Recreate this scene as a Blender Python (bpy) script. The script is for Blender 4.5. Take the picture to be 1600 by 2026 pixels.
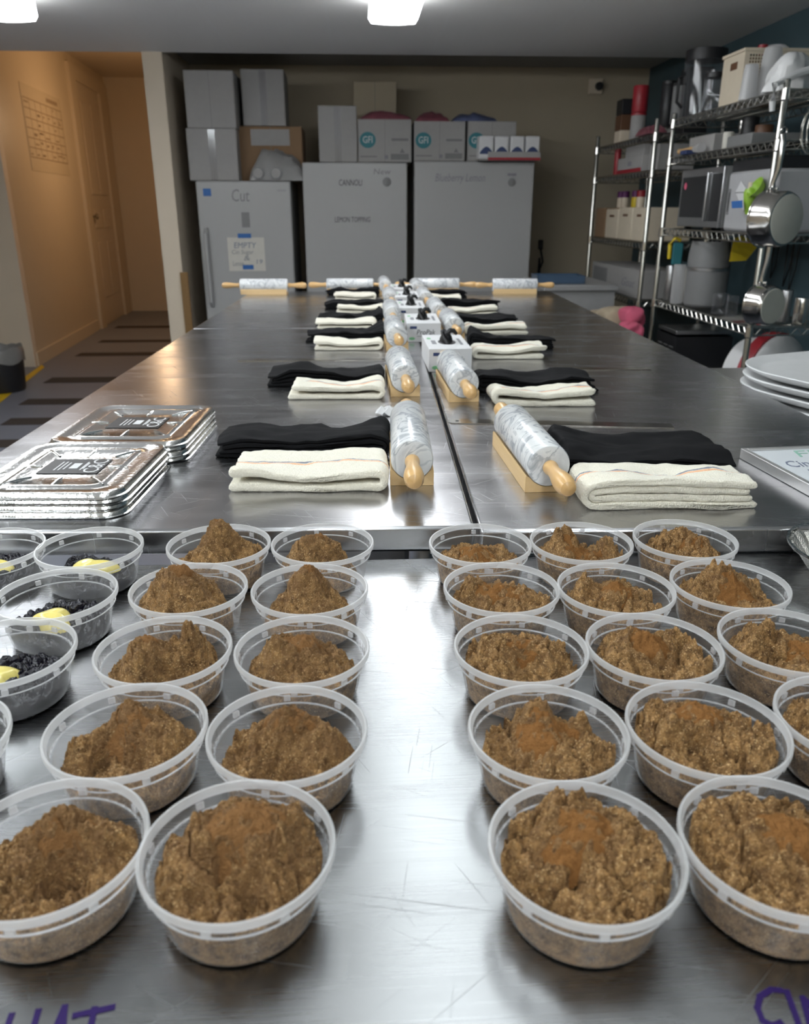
import bpy, bmesh, math, random
import numpy as np
from mathutils import Vector, Matrix
PI = math.pi
R = math.radians
sc = bpy.context.scene
for o in list(bpy.data.objects):
    bpy.data.objects.remove(o)
COL = sc.collection

# ------------------------------------------------------------------ camera
F = 1570.0                 # focal length in pixels of the 1600 px wide frame
TH = R(20.85)              # downward pitch
PSI = math.atan(95 * math.cos(TH) / F)   # turned slightly to the right of the room axis
HC = 1.25                  # camera height
cam = bpy.data.cameras.new('camera')
cam.sensor_fit = 'HORIZONTAL'
cam.sensor_width = 36.0
cam.lens = F * 36.0 / 1600.0
cam.clip_start = 0.02
cam.dof.use_dof = True
cam.dof.focus_distance = 0.95
cam.dof.aperture_fstop = 11.0
camo = bpy.data.objects.new('camera', cam)
camo.location = (0, 0, HC)
camo.rotation_euler = (PI / 2 - TH, 0, -PSI)
COL.objects.link(camo)
sc.camera = camo

# ------------------------------------------------------------------ world, exposure
sc.view_settings.view_transform = 'Standard'
sc.view_settings.look = 'None'
sc.view_settings.gamma = 1.0
sc.view_settings.use_curve_mapping = False
sc.view_settings.exposure = 0.18
w = bpy.data.worlds.new('world')
sc.world = w
w.use_nodes = True
w.node_tree.nodes['Background'].inputs[0].default_value = (0.75, 0.85, 1.0, 1)
w.node_tree.nodes['Background'].inputs[1].default_value = 0.02
LAMP = 13.0                # emission of the ceiling light covers
cyc = getattr(sc, 'cycles', None)
if cyc:
    cyc.max_bounces = 8
    cyc.transparent_max_bounces = 24
    cyc.diffuse_bounces = 4
    cyc.glossy_bounces = 4
    cyc.caustics_reflective = True
    cyc.caustics_refractive = False
    cyc.use_denoising = True
    cyc.sample_clamp_indirect = 6.0

def lamp_light(name, loc, power, colour, radius):
    l = bpy.data.lights.new(name, 'POINT')
    l.energy = power
    l.color = colour
    l.shadow_soft_size = radius
    o = bpy.data.objects.new(name, l)
    o.location = loc
    COL.objects.link(o)
    return o

# ------------------------------------------------------------------ picture <-> place
RV = Vector((math.cos(PSI), -math.sin(PSI), 0))
FV = Vector((math.sin(PSI) * math.cos(TH), math.cos(PSI) * math.cos(TH), -math.sin(TH)))
UV_ = Vector((math.sin(PSI) * math.sin(TH), math.cos(PSI) * math.sin(TH), math.cos(TH)))
CAM = Vector((0, 0, HC))

def ray(px, py):
    return RV * ((px - 800) / F) + UV_ * ((1013 - py) / F) + FV

def P(px, py, z):          # point of the horizontal plane z
    d = ray(px, py)
    return CAM + d * ((z - HC) / d.z)

def at(px, py, y):         # point of the vertical plane Y = y
    d = ray(px, py)
    return CAM + d * (y / d.y)

def onwall(px, py, a, b):  # point of the vertical plane through a and b
    n = Vector((b.y - a.y, a.x - b.x, 0))
    d = ray(px, py)
    return CAM + d * ((a - CAM).dot(n) / d.dot(n))

def span(xl, xr, yt, yb, y):
    a = at(xl, yb, y); b = at(xr, yt, y)
    return a.x, b.x, min(a.z, b.z), max(a.z, b.z)

# ------------------------------------------------------------------ numpy noise
def _h(i, j, k, s):
    n = (i.astype(np.int64) * 374761393 + j.astype(np.int64) * 668265263 + k.astype(np.int64) * 2147483647 + s * 1274126177) & 0xFFFFFFFF
    n = ((n ^ (n >> 13)) * 1274126177) & 0xFFFFFFFF
    n = ((n ^ (n >> 16)) * 2246822519) & 0xFFFFFFFF
    n = n ^ (n >> 15)
    return n.astype(np.float64) / 4294967295.0

def vnoise(p, s=0):
    i = np.floor(p); f = p - i
    f = f * f * (3 - 2 * f)
    i = i.astype(np.int64)
    r = 0
    for a in (0, 1):
        for b in (0, 1):
            for c in (0, 1):
                wgt = (f[:, 0] if a else 1 - f[:, 0]) * (f[:, 1] if b else 1 - f[:, 1]) * (f[:, 2] if c else 1 - f[:, 2])
                r = r + wgt * _h(i[:, 0] + a, i[:, 1] + b, i[:, 2] + c, s)
    return r * 2 - 1

def fbm(p, s=0, o=4):
    r = 0; a = 1.0
    for k in range(o):
        r = r + a * vnoise(p * (2.03 ** k), s + k * 17)
        a *= 0.5
    return r

def worley(p, s=0):
    i = np.floor(p).astype(np.int64); f = p - i
    best = np.full(len(p), 9.0)
    for a in (-1, 0, 1):
        for b in (-1, 0, 1):
            for c in (-1, 0, 1):
                ia, ib, ic = i[:, 0] + a, i[:, 1] + b, i[:, 2] + c
                dx = a + _h(ia, ib, ic, s) - f[:, 0]
                dy = b + _h(ia, ib, ic, s + 5) - f[:, 1]
                dz = c + _h(ia, ib, ic, s + 9) - f[:, 2]
                best = np.minimum(best, dx * dx + dy * dy + dz * dz)
    return np.sqrt(best)

# ------------------------------------------------------------------ mesh building
class MB:
    def __init__(self):
        self.v = []; self.f = []
    def add(self, vs, fs):
        n = len(self.v)
        self.v += [tuple(x) for x in vs]
        self.f += [tuple(i + n for i in q) for q in fs]
        return self
    def box(self, x0, x1, y0, y1, z0, z1, M=None):
        vs = [(x0, y0, z0), (x1, y0, z0), (x1, y1, z0), (x0, y1, z0), (x0, y0, z1), (x1, y0, z1), (x1, y1, z1), (x0, y1, z1)]
        if M is not None:
            vs = [M @ Vector(q) for q in vs]
        return self.add(vs, [(0, 3, 2, 1), (4, 5, 6, 7), (0, 1, 5, 4), (1, 2, 6, 5), (2, 3, 7, 6), (3, 0, 4, 7)])
    def prism(self, pts, z0, z1, M=None):
        n = len(pts)
        vs = [(p[0], p[1], z0) for p in pts] + [(p[0], p[1], z1) for p in pts]
        if M is not None:
            vs = [M @ Vector(q) for q in vs]
        fs = [tuple(range(n - 1, -1, -1)), tuple(range(n, 2 * n))]
        fs += [(i, (i + 1) % n, n + (i + 1) % n, n + i) for i in range(n)]
        return self.add(vs, fs)
    def lathe(self, prof, n=32, M=None, close=False):
        vs = []; fs = []
        m = len(prof)
        for k in range(n):
            a = 2 * PI * k / n
            for r, z in prof:
                vs.append(Vector((r * math.cos(a), r * math.sin(a), z)))
        if M is not None:
            vs = [M @ q for q in vs]
        for k in range(n):
            k2 = (k + 1) % n
            for i in range(m if close else m - 1):
                j = (i + 1) % m
                fs.append((k * m + i, k2 * m + i, k2 * m + j, k * m + j))
        if not close:
            if prof[0][0] > 1e-6: fs.append(tuple(k * m for k in range(n - 1, -1, -1)))
            if prof[-1][0] > 1e-6: fs.append(tuple(k * m + m - 1 for k in range(n)))
        return self.add(vs, fs)
    def cyl(self, a, b, r, n=12, r2=None):
        a = Vector(a); b = Vector(b); d = b - a
        M = Matrix.Translation(a) @ d.to_track_quat('Z', 'Y').to_matrix().to_4x4()
        return self.lathe([(r, 0), (r if r2 is None else r2, d.length)], n, M)
    def tube(self, path, r, n=8):
        pts = [Vector(p) for p in path]
        up = Vector((0.3, 0.2, 1)).normalized()
        vs = []; fs = []
        for i, p in enumerate(pts):
            t = (pts[min(i + 1, len(pts) - 1)] - pts[max(i - 1, 0)]).normalized()
            s = t.cross(up)
            if s.length < 1e-3: s = t.cross(Vector((1, 0, 0)))
            s.normalize(); u = s.cross(t)
            rr = r[i] if isinstance(r, (list, tuple)) else r
            for k in range(n):
                a = 2 * PI * k / n
                vs.append(p + s * math.cos(a) * rr + u * math.sin(a) * rr)
        for i in range(len(pts) - 1):
            for k in range(n):
                fs.append((i * n + k, i * n + (k + 1) % n, (i + 1) * n + (k + 1) % n, (i + 1) * n + k))
        fs.append(tuple(range(n - 1, -1, -1)))
        fs.append(tuple((len(pts) - 1) * n + k for k in range(n)))
        return self.add(vs, fs)
    def stroke(self, pts, wd, M, h=0.0004):     # flat pen stroke in the XY plane of M
        for a, b in zip(pts, pts[1:]):
            a = Vector((a[0], a[1])); b = Vector((b[0], b[1])); d = b - a
            if d.length < 1e-9: continue
            d.normalize(); nn = Vector((-d.y, d.x)) * wd / 2; e = d * wd / 3
            q = [a - e - nn, b + e - nn, b + e + nn, a - e + nn]
            self.prism([(x.x, x.y) for x in q], 0, h + .00002 * (len(self.v) // 8 % 40), M)
        return self
    def mesh(self, name, m, smooth=True, ang=35, fix=True):
        me = bpy.data.meshes.new(name)
        me.from_pydata(self.v, [], self.f)
        if fix:
            bm = bmesh.new(); bm.from_mesh(me)
            bmesh.ops.recalc_face_normals(bm, faces=bm.faces)
            bm.to_mesh(me); bm.free()
        if smooth:
            me.polygons.foreach_set('use_smooth', [True] * len(me.polygons))
            me.set_sharp_from_angle(angle=R(ang))
        if m is not None:
            me.materials.append(m)
        me.update()
        return me

def link(name, me, parent=None, loc=None, rotz=None, bevel=0):
    o = bpy.data.objects.new(name, me)
    COL.objects.link(o)
    if parent is not None: o.parent = parent
    if loc is not None: o.location = loc
    if rotz is not None: o.rotation_euler = (0, 0, rotz)
    if bevel:
        b = o.modifiers.new('bevel', 'BEVEL'); b.width = bevel; b.segments = 2; b.limit_method = 'ANGLE'; b.angle_limit = R(40)
    return o

def part(name, mb, m, parent=None, bevel=0, **k):
    return link(name, mb.mesh(name, m, **k), parent, bevel=bevel)

def tag(o, label, cat, group=None, kind=None):
    o['label'] = label; o['category'] = cat
    if group: o['group'] = group
    if kind: o['kind'] = kind
    return o

def thing(name, label, cat, loc=(0, 0, 0), rotz=0.0, group=None, kind=None):
    o = bpy.data.objects.new(name, None)
    o.empty_display_size = 0.02
    COL.objects.link(o)
    o.location = loc; o.rotation_euler = (0, 0, rotz)
    return tag(o, label, cat, group, kind)

def solo(name, mb, m, label, cat, loc=(0, 0, 0), rotz=0.0, group=None, kind=None, bevel=0, **k):
    o = link(name, mb.mesh(name, m, **k), None, loc, rotz, bevel)
    return tag(o, label, cat, group, kind)

def struct(name, mb, m, parent=None, **k):
    o = part(name, mb, m, parent, **k)
    if parent is None:
        o['kind'] = 'structure'
    return o

def dup(root, loc, rotz, label, group=None):
    r = root.copy(); COL.objects.link(r); r.location = loc; r.rotation_euler = (0, 0, rotz)
    r['label'] = label
    if group: r['group'] = group
    for ch in list(root.children):
        c = ch.copy(); COL.objects.link(c); c.parent = r
        for g in list(ch.children):
            d = g.copy(); COL.objects.link(d); d.parent = c
    return r

def text_mb(s, size, M, depth=0.0005, shear=0.0, width=None):
    cu = bpy.data.curves.new('t', 'FONT')
    cu.body = s; cu.size = size; cu.extrude = depth / 2; cu.shear = shear
    cu.align_x = 'CENTER'; cu.align_y = 'CENTER'; cu.resolution_u = 2
    to = bpy.data.objects.new('t', cu); COL.objects.link(to)
    dg = bpy.context.evaluated_depsgraph_get(); dg.update()
    me = bpy.data.meshes.new_from_object(to.evaluated_get(dg))
    mb = MB()
    xs = [v.co.x for v in me.vertices] or [0]
    k = 1.0 if width is None else width / max(1e-6, max(xs) - min(xs))
    mb.add([M @ Vector((v.co.x * k, v.co.y, v.co.z + depth / 2)) for v in me.vertices], [tuple(p.vertices) for p in me.polygons])
    bpy.data.objects.remove(to); bpy.data.curves.remove(cu); bpy.data.meshes.remove(me)
    return mb

def face_frame(x, y, z):    # local X right, local Y up, local Z toward the camera side (-Y)
    return Matrix.Translation((x, y, z)) @ Matrix(((1, 0, 0, 0), (0, 0, -1, 0), (0, 1, 0, 0), (0, 0, 0, 1)))

# ------------------------------------------------------------------ materials
def mat(name):
    m = bpy.data.materials.new(name); m.use_nodes = True
    nt = m.node_tree
    return m, nt, nt.nodes['Principled BSDF'], nt.nodes['Material Output']

def N(nt, t, **k):
    n = nt.nodes.new(t)
    for a, b in k.items():
        if a in n.inputs.keys(): n.inputs[a].default_value = b
        else: setattr(n, a, b)
    return n

def plain(name, col, rough=0.5, metal=0.0, spec=0.5, noise=0.06, scale=30.0, bump=0.0, bscale=200.0, **kw):
    m, nt, b, out = mat(name)
    tc = N(nt, 'ShaderNodeTexCoord')
    no = N(nt, 'ShaderNodeTexNoise'); no.inputs['Scale'].default_value = scale; no.inputs['Detail'].default_value = 4
    nt.links.new(tc.outputs['Object'], no.inputs['Vector'])
    mx = N(nt, 'ShaderNodeMix', data_type='RGBA')
    mx.inputs[6].default_value = tuple(c * (1 - noise) for c in col) + (1,)
    mx.inputs[7].default_value = tuple(min(1, c * (1 + noise)) for c in col) + (1,)
    nt.links.new(no.outputs['Fac'], mx.inputs[0])
    nt.links.new(mx.outputs[2], b.inputs['Base Color'])
    b.inputs['Roughness'].default_value = rough
    b.inputs['Metallic'].default_value = metal
    b.inputs['Specular IOR Level'].default_value = spec
    for k, v in kw.items():
        b.inputs[k].default_value = v
    if bump:
        n2 = N(nt, 'ShaderNodeTexNoise'); n2.inputs['Scale'].default_value = bscale; n2.inputs['Detail'].default_value = 3
        nt.links.new(tc.outputs['Object'], n2.inputs['Vector'])
        bp = N(nt, 'ShaderNodeBump'); bp.inputs['Strength'].default_value = bump; bp.inputs['Distance'].default_value = 0.002
        nt.links.new(n2.outputs['Fac'], bp.inputs['Height'])
        nt.links.new(bp.outputs['Normal'], b.inputs['Normal'])
    return m

def steel_top(name, base, rough, aniso, scratch, seed):
    m, nt, b, out = mat(name)
    L = nt.links
    tc = N(nt, 'ShaderNodeTexCoord')
    # brushed grain: noise stretched along X
    mp = N(nt, 'ShaderNodeMapping'); mp.inputs['Scale'].default_value = (4.0, 900.0, 1.0)
    mp.inputs['Location'].default_value = (seed, seed * 2, 0)
    L.new(tc.outputs['Object'], mp.inputs['Vector'])
    g = N(nt, 'ShaderNodeTexNoise'); g.inputs['Scale'].default_value = 1.0; g.inputs['Detail'].default_value = 2
    L.new(mp.outputs['Vector'], g.inputs['Vector'])
    # broad smears
    sm = N(nt, 'ShaderNodeTexNoise'); sm.inputs['Scale'].default_value = 7.0; sm.inputs['Detail'].default_value = 5; sm.inputs['Distortion'].default_value = 0.6
    mps = N(nt, 'ShaderNodeMapping'); mps.inputs['Scale'].default_value = (0.7, 2.2, 1.0); mps.inputs['Location'].default_value = (seed, seed, 0)
    L.new(tc.outputs['Object'], mps.inputs['Vector']); L.new(mps.outputs['Vector'], sm.inputs['Vector'])
    # scratches at several angles
    acc = None
    for k, (ang, sx, sy, th) in enumerate(((12, 6, 420, .70), (-38, 8, 520, .72), (63, 7, 460, .72), (-80, 9, 600, .73), (30, 10, 380, .73))):
        mr = N(nt, 'ShaderNodeMapping'); mr.inputs['Rotation'].default_value = (0, 0, R(ang)); mr.inputs['Location'].default_value = (seed * k, 3.1 * k, 0)
        L.new(tc.outputs['Object'], mr.inputs['Vector'])
        m2 = N(nt, 'ShaderNodeMapping'); m2.inputs['Scale'].default_value = (sx, sy, 1)
        L.new(mr.outputs['Vector'], m2.inputs['Vector'])
        n = N(nt, 'ShaderNodeTexNoise'); n.inputs['Scale'].default_value = 1.0; n.inputs['Detail'].default_value = 1.5
        L.new(m2.outputs['Vector'], n.inputs['Vector'])
        mr2 = N(nt, 'ShaderNodeMapRange'); mr2.inputs['From Min'].default_value = th; mr2.inputs['From Max'].default_value = th + .06
        L.new(n.outputs['Fac'], mr2.inputs['Value'])
        if acc is None: acc = mr2.outputs['Result']
        else:
            mm = N(nt, 'ShaderNodeMath', operation='MAXIMUM'); L.new(acc, mm.inputs[0]); L.new(mr2.outputs['Result'], mm.inputs[1]); acc = mm.outputs[0]
    ma = N(nt, 'ShaderNodeMath', operation='MULTIPLY_ADD'); L.new(acc, ma.inputs[0]); ma.inputs[1].default_value = scratch; ma.inputs[2].default_value = rough
    ms = N(nt, 'ShaderNodeMath', operation='MULTIPLY_ADD'); L.new(sm.outputs['Fac'], ms.inputs[0]); ms.inputs[1].default_value = 0.16; L.new(ma.outputs[0], ms.inputs[2])
    mg = N(nt, 'ShaderNodeMath', operation='MULTIPLY_ADD'); L.new(g.outputs['Fac'], mg.inputs[0]); mg.inputs[1].default_value = 0.10; L.new(ms.outputs[0], mg.inputs[2])
    mo = N(nt, 'ShaderNodeMath', operation='ADD'); L.new(mg.outputs[0], mo.inputs[0]); mo.inputs[1].default_value = -0.13
    L.new(mo.outputs[0], b.inputs['Roughness'])
    cr = N(nt, 'ShaderNodeMix', data_type='RGBA')
    cr.inputs[6].default_value = tuple(c * .86 for c in base) + (1,); cr.inputs[7].default_value = tuple(min(1, c * 1.1) for c in base) + (1,)
    L.new(sm.outputs['Fac'], cr.inputs[0]); L.new(cr.outputs[2], b.inputs['Base Color'])
    b.inputs['Metallic'].default_value = 1.0
    b.inputs['Anisotropic'].default_value = aniso
    tg = N(nt, 'ShaderNodeTangent'); tg.direction_type = 'UV_MAP'
    L.new(tg.outputs['Tangent'], b.inputs['Tangent'])
    hs = N(nt, 'ShaderNodeMath', operation='SUBTRACT'); L.new(g.outputs['Fac'], hs.inputs[0]); L.new(acc, hs.inputs[1])
    bp = N(nt, 'ShaderNodeBump'); bp.inputs['Strength'].default_value = 0.10; bp.inputs['Distance'].default_value = 0.0006
    L.new(hs.outputs[0], bp.inputs['Height'])
    b2 = N(nt, 'ShaderNodeBump'); b2.inputs['Strength'].default_value = 0.25; b2.inputs['Distance'].default_value = 0.004
    lo = N(nt, 'ShaderNodeTexNoise'); lo.inputs['Scale'].default_value = 3.5; lo.inputs['Detail'].default_value = 1
    L.new(tc.outputs['Object'], lo.inputs['Vector']); L.new(lo.outputs['Fac'], b2.inputs['Height'])
    L.new(b2.outputs['Normal'], bp.inputs['Normal'])
    L.new(bp.outputs['Normal'], b.inputs['Normal'])
    return m

def cloth_terry():
    m, nt, b, out = mat('cream_terry')
    L = nt.links
    tc = N(nt, 'ShaderNodeTexCoord'); sp = N(nt, 'ShaderNodeSeparateXYZ')
    L.new(tc.outputs['Object'], sp.inputs[0])
    at_ = N(nt, 'ShaderNodeAttribute', attribute_name='stripe')
    wob = N(nt, 'ShaderNodeTexNoise'); wob.inputs['Scale'].default_value = 400
    L.new(tc.outputs['Object'], wob.inputs['Vector'])
    base = N(nt, 'ShaderNodeMix', data_type='RGBA'); base.inputs[6].default_value = (.74, .69, .56, 1); base.inputs[7].default_value = (.92, .88, .77, 1)
    L.new(wob.outputs['Fac'], base.inputs[0])
    ad = N(nt, 'ShaderNodeMath', operation='MULTIPLY_ADD'); L.new(wob.outputs['Fac'], ad.inputs[0]); ad.inputs[1].default_value = .0024; L.new(at_.outputs['Fac'], ad.inputs[2])
    cur = base.outputs[2]
    for (lo, hi, c) in ((0.0005, .0036, (.07, .10, .20, 1)), (.0048, .0088, (.85, .40, .17, 1))):
        a = N(nt, 'ShaderNodeMath', operation='GREATER_THAN'); L.new(ad.outputs[0], a.inputs[0]); a.inputs[1].default_value = lo
        c2 = N(nt, 'ShaderNodeMath', operation='LESS_THAN'); L.new(ad.outputs[0], c2.inputs[0]); c2.inputs[1].default_value = hi
        mu = N(nt, 'ShaderNodeMath', operation='MULTIPLY'); L.new(a.outputs[0], mu.inputs[0]); L.new(c2.outputs[0], mu.inputs[1])
        m7 = N(nt, 'ShaderNodeMath', operation='MULTIPLY'); L.new(mu.outputs[0], m7.inputs[0]); m7.inputs[1].default_value = .8
        mx = N(nt, 'ShaderNodeMix', data_type='RGBA'); L.new(m7.outputs[0], mx.inputs[0]); L.new(cur, mx.inputs[6]); mx.inputs[7].default_value = c
        cur = mx.outputs[2]
    L.new(cur, b.inputs['Base Color'])
    b.inputs['Roughness'].default_value = .95; b.inputs['Specular IOR Level'].default_value = .1
    b.inputs['Sheen Weight'].default_value = .3
    v = N(nt, 'ShaderNodeTexVoronoi'); v.inputs['Scale'].default_value = 480
    L.new(tc.outputs['Object'], v.inputs['Vector'])
    bp = N(nt, 'ShaderNodeBump'); bp.inputs['Strength'].default_value = .8; bp.inputs['Distance'].default_value = .0012
    L.new(v.outputs['Distance'], bp.inputs['Height']); L.new(bp.outputs['Normal'], b.inputs['Normal'])
    return m

def sugar_mat():
    m, nt, b, out = mat('brown_sugar')
    L = nt.links
    tc = N(nt, 'ShaderNodeTexCoord')
    a = N(nt, 'ShaderNodeAttribute', attribute_name='dust')
    n1 = N(nt, 'ShaderNodeTexNoise'); n1.inputs['Scale'].default_value = 150; n1.inputs['Detail'].default_value = 6
    n2 = N(nt, 'ShaderNodeTexNoise'); n2.inputs['Scale'].default_value = 1400; n2.inputs['Detail'].default_value = 2
    v = N(nt, 'ShaderNodeTexVoronoi'); v.inputs['Scale'].default_value = 1300
    for q in (n1, n2, v): L.new(tc.outputs['Object'], q.inputs['Vector'])
    c1 = N(nt, 'ShaderNodeMix', data_type='RGBA'); c1.inputs[6].default_value = (.150, .076, .028, 1); c1.inputs[7].default_value = (.52, .295, .112, 1)
    mr = N(nt, 'ShaderNodeMapRange'); mr.inputs['From Min'].default_value = .3; mr.inputs['From Max'].default_value = .7
    L.new(n1.outputs['Fac'], mr.inputs['Value']); L.new(mr.outputs['Result'], c1.inputs[0])
    c2 = N(nt, 'ShaderNodeMix', data_type='RGBA', blend_type='MULTIPLY'); c2.inputs[0].default_value = .75
    mr2 = N(nt, 'ShaderNodeMapRange'); mr2.inputs['From Min'].default_value = .3; mr2.inputs['From Max'].default_value = .72; mr2.inputs['To Min'].default_value = .45; mr2.inputs['To Max'].default_value = 1.5
    L.new(n2.outputs['Fac'], mr2.inputs['Value'])
    L.new(c1.outputs[2], c2.inputs[6]); L.new(mr2.outputs['Result'], c2.inputs[7])
    c3 = N(nt, 'ShaderNodeMix', data_type='RGBA'); c3.inputs[7].default_value = (.200, .102, .038, 1)
    L.new(a.outputs['Fac'], c3.inputs[0]); L.new(c2.outputs[2], c3.inputs[6])
    # a few bright crystals
    sep = N(nt, 'ShaderNodeSeparateColor'); L.new(v.outputs['Color'], sep.inputs[0])
    gt = N(nt, 'ShaderNodeMath', operation='GREATER_THAN'); gt.inputs[1].default_value = .93; L.new(sep.outputs[0], gt.inputs[0])
    inv = N(nt, 'ShaderNodeMath', operation='SUBTRACT'); inv.inputs[0].default_value = 1.0; L.new(a.outputs['Fac'], inv.inputs[1])
    mu = N(nt, 'ShaderNodeMath', operation='MULTIPLY'); L.new(gt.outputs[0], mu.inputs[0]); L.new(inv.outputs[0], mu.inputs[1])
    c4 = N(nt, 'ShaderNodeMix', data_type='RGBA'); c4.inputs[7].default_value = (.70, .47, .23, 1)
    L.new(mu.outputs[0], c4.inputs[0]); L.new(c3.outputs[2], c4.inputs[6]); L.new(c4.outputs[2], b.inputs['Base Color'])
    rr = N(nt, 'ShaderNodeMapRange'); rr.inputs['To Min'].default_value = .75; rr.inputs['To Max'].default_value = .25
    L.new(mu.outputs[0], rr.inputs['Value']); L.new(rr.outputs['Result'], b.inputs['Roughness'])
    b.inputs['Specular IOR Level'].default_value = .35
    bp = N(nt, 'ShaderNodeBump'); bp.inputs['Strength'].default_value = .9; bp.inputs['Distance'].default_value = .0007
    L.new(v.outputs['Distance'], bp.inputs['Height'])
    b2 = N(nt, 'ShaderNodeBump'); b2.inputs['Strength'].default_value = 1.0; b2.inputs['Distance'].default_value = .003
    n3 = N(nt, 'ShaderNodeTexNoise'); n3.inputs['Scale'].default_value = 520; n3.inputs['Detail'].default_value = 4
    L.new(tc.outputs['Object'], n3.inputs['Vector']); L.new(n3.outputs['Fac'], b2.inputs['Height']); L.new(b2.outputs['Normal'], bp.inputs['Normal'])
    L.new(bp.outputs['Normal'], b.inputs['Normal'])
    return m

def clear_plastic(name, lo, hi, tint=(.93, .93, .93), rough=.22):
    m, nt, b, out = mat(name)
    L = nt.links
    nt.nodes.remove(b)
    tr = N(nt, 'ShaderNodeBsdfTransparent'); tr.inputs[0].default_value = (.93, .93, .94, 1)
    df = N(nt, 'ShaderNodeBsdfDiffuse'); df.inputs[0].default_value = tint + (1,)
    tl = N(nt, 'ShaderNodeBsdfTranslucent'); tl.inputs[0].default_value = tint + (1,)
    m1 = N(nt, 'ShaderNodeMixShader'); m1.inputs[0].default_value = .5
    L.new(df.outputs[0], m1.inputs[1]); L.new(tl.outputs[0], m1.inputs[2])
    lw = N(nt, 'ShaderNodeLayerWeight'); lw.inputs[0].default_value = .5
    mr = N(nt, 'ShaderNodeMapRange'); mr.inputs['To Min'].default_value = lo; mr.inputs['To Max'].default_value = hi
    pw = N(nt, 'ShaderNodeMath', operation='POWER'); pw.inputs[1].default_value = 2.0; L.new(lw.outputs['Facing'], pw.inputs[0])
    L.new(pw.outputs[0], mr.inputs['Value'])
    m2 = N(nt, 'ShaderNodeMixShader'); L.new(mr.outputs['Result'], m2.inputs[0]); L.new(tr.outputs[0], m2.inputs[1]); L.new(m1.outputs[0], m2.inputs[2])
    gl = N(nt, 'ShaderNodeBsdfGlossy'); gl.inputs['Roughness'].default_value = rough
    p5 = N(nt, 'ShaderNodeMath', operation='POWER'); p5.inputs[1].default_value = 5.0; L.new(lw.outputs['Facing'], p5.inputs[0])
    fr = N(nt, 'ShaderNodeMath', operation='MULTIPLY_ADD'); fr.inputs[1].default_value = .5; fr.inputs[2].default_value = .04; L.new(p5.outputs[0], fr.inputs[0])
    m3 = N(nt, 'ShaderNodeMixShader'); L.new(fr.outputs[0], m3.inputs[0]); L.new(m2.outputs[0], m3.inputs[1]); L.new(gl.outputs[0], m3.inputs[2])
    L.new(m3.outputs[0], out.inputs[0])
    return m

def marble_mat():
    m, nt, b, out = mat('grey_veined_marble')
    L = nt.links
    tc = N(nt, 'ShaderNodeTexCoord')
    oi = N(nt, 'ShaderNodeObjectInfo')
    of = N(nt, 'ShaderNodeVectorMath', operation='MULTIPLY_ADD'); of.inputs[1].default_value = (1, 1, 1)
    L.new(tc.outputs['Object'], of.inputs[0])
    cx = N(nt, 'ShaderNodeCombineXYZ')
    rm = N(nt, 'ShaderNodeMath', operation='MULTIPLY'); rm.inputs[1].default_value = 7.0; L.new(oi.outputs['Random'], rm.inputs[0])
    L.new(rm.outputs[0], cx.inputs[0]); L.new(rm.outputs[0], cx.inputs[1]); L.new(cx.outputs[0], of.inputs[2])
    n = N(nt, 'ShaderNodeTexNoise'); n.inputs['Scale'].default_value = 14; n.inputs['Detail'].default_value = 6; n.inputs['Distortion'].default_value = 1.6
    L.new(of.outputs[0], n.inputs['Vector'])
    r = N(nt, 'ShaderNodeValToRGB')
    e = r.color_ramp.elements
    e[0].position = .30; e[0].color = (.55, .56, .58, 1); e[1].position = .75; e[1].color = (.66, .68, .69, 1)
    for p, c in ((.44, (.70, .71, .72)), (.49, (.36, .38, .41)), (.515, (.68, .69, .70)), (.60, (.74, .75, .75)), (.63, (.52, .54, .56)), (.66, (.72, .73, .73))):
        q = e.new(p); q.color = c + (1,)
    L.new(n.outputs['Fac'], r.inputs[0]); L.new(r.outputs[0], b.inputs['Base Color'])
    b.inputs['Roughness'].default_value = .22
    return m

def wood_mat(name, c1, c2, rough=.4):
    m, nt, b, out = mat(name)
    L = nt.links
    tc = N(nt, 'ShaderNodeTexCoord'); mp = N(nt, 'ShaderNodeMapping'); mp.inputs['Scale'].default_value = (60, 5, 60)
    L.new(tc.outputs['Object'], mp.inputs['Vector'])
    n = N(nt, 'ShaderNodeTexNoise'); n.inputs['Scale'].default_value = 1.5; n.inputs['Detail'].default_value = 4
    L.new(mp.outputs['Vector'], n.inputs['Vector'])
    mx = N(nt, 'ShaderNodeMix', data_type='RGBA'); mx.inputs[6].default_value = c1 + (1,); mx.inputs[7].default_value = c2 + (1,)
    L.new(n.outputs['Fac'], mx.inputs[0]); L.new(mx.outputs[2], b.inputs['Base Color'])
    b.inputs['Roughness'].default_value = rough
    return m

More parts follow.
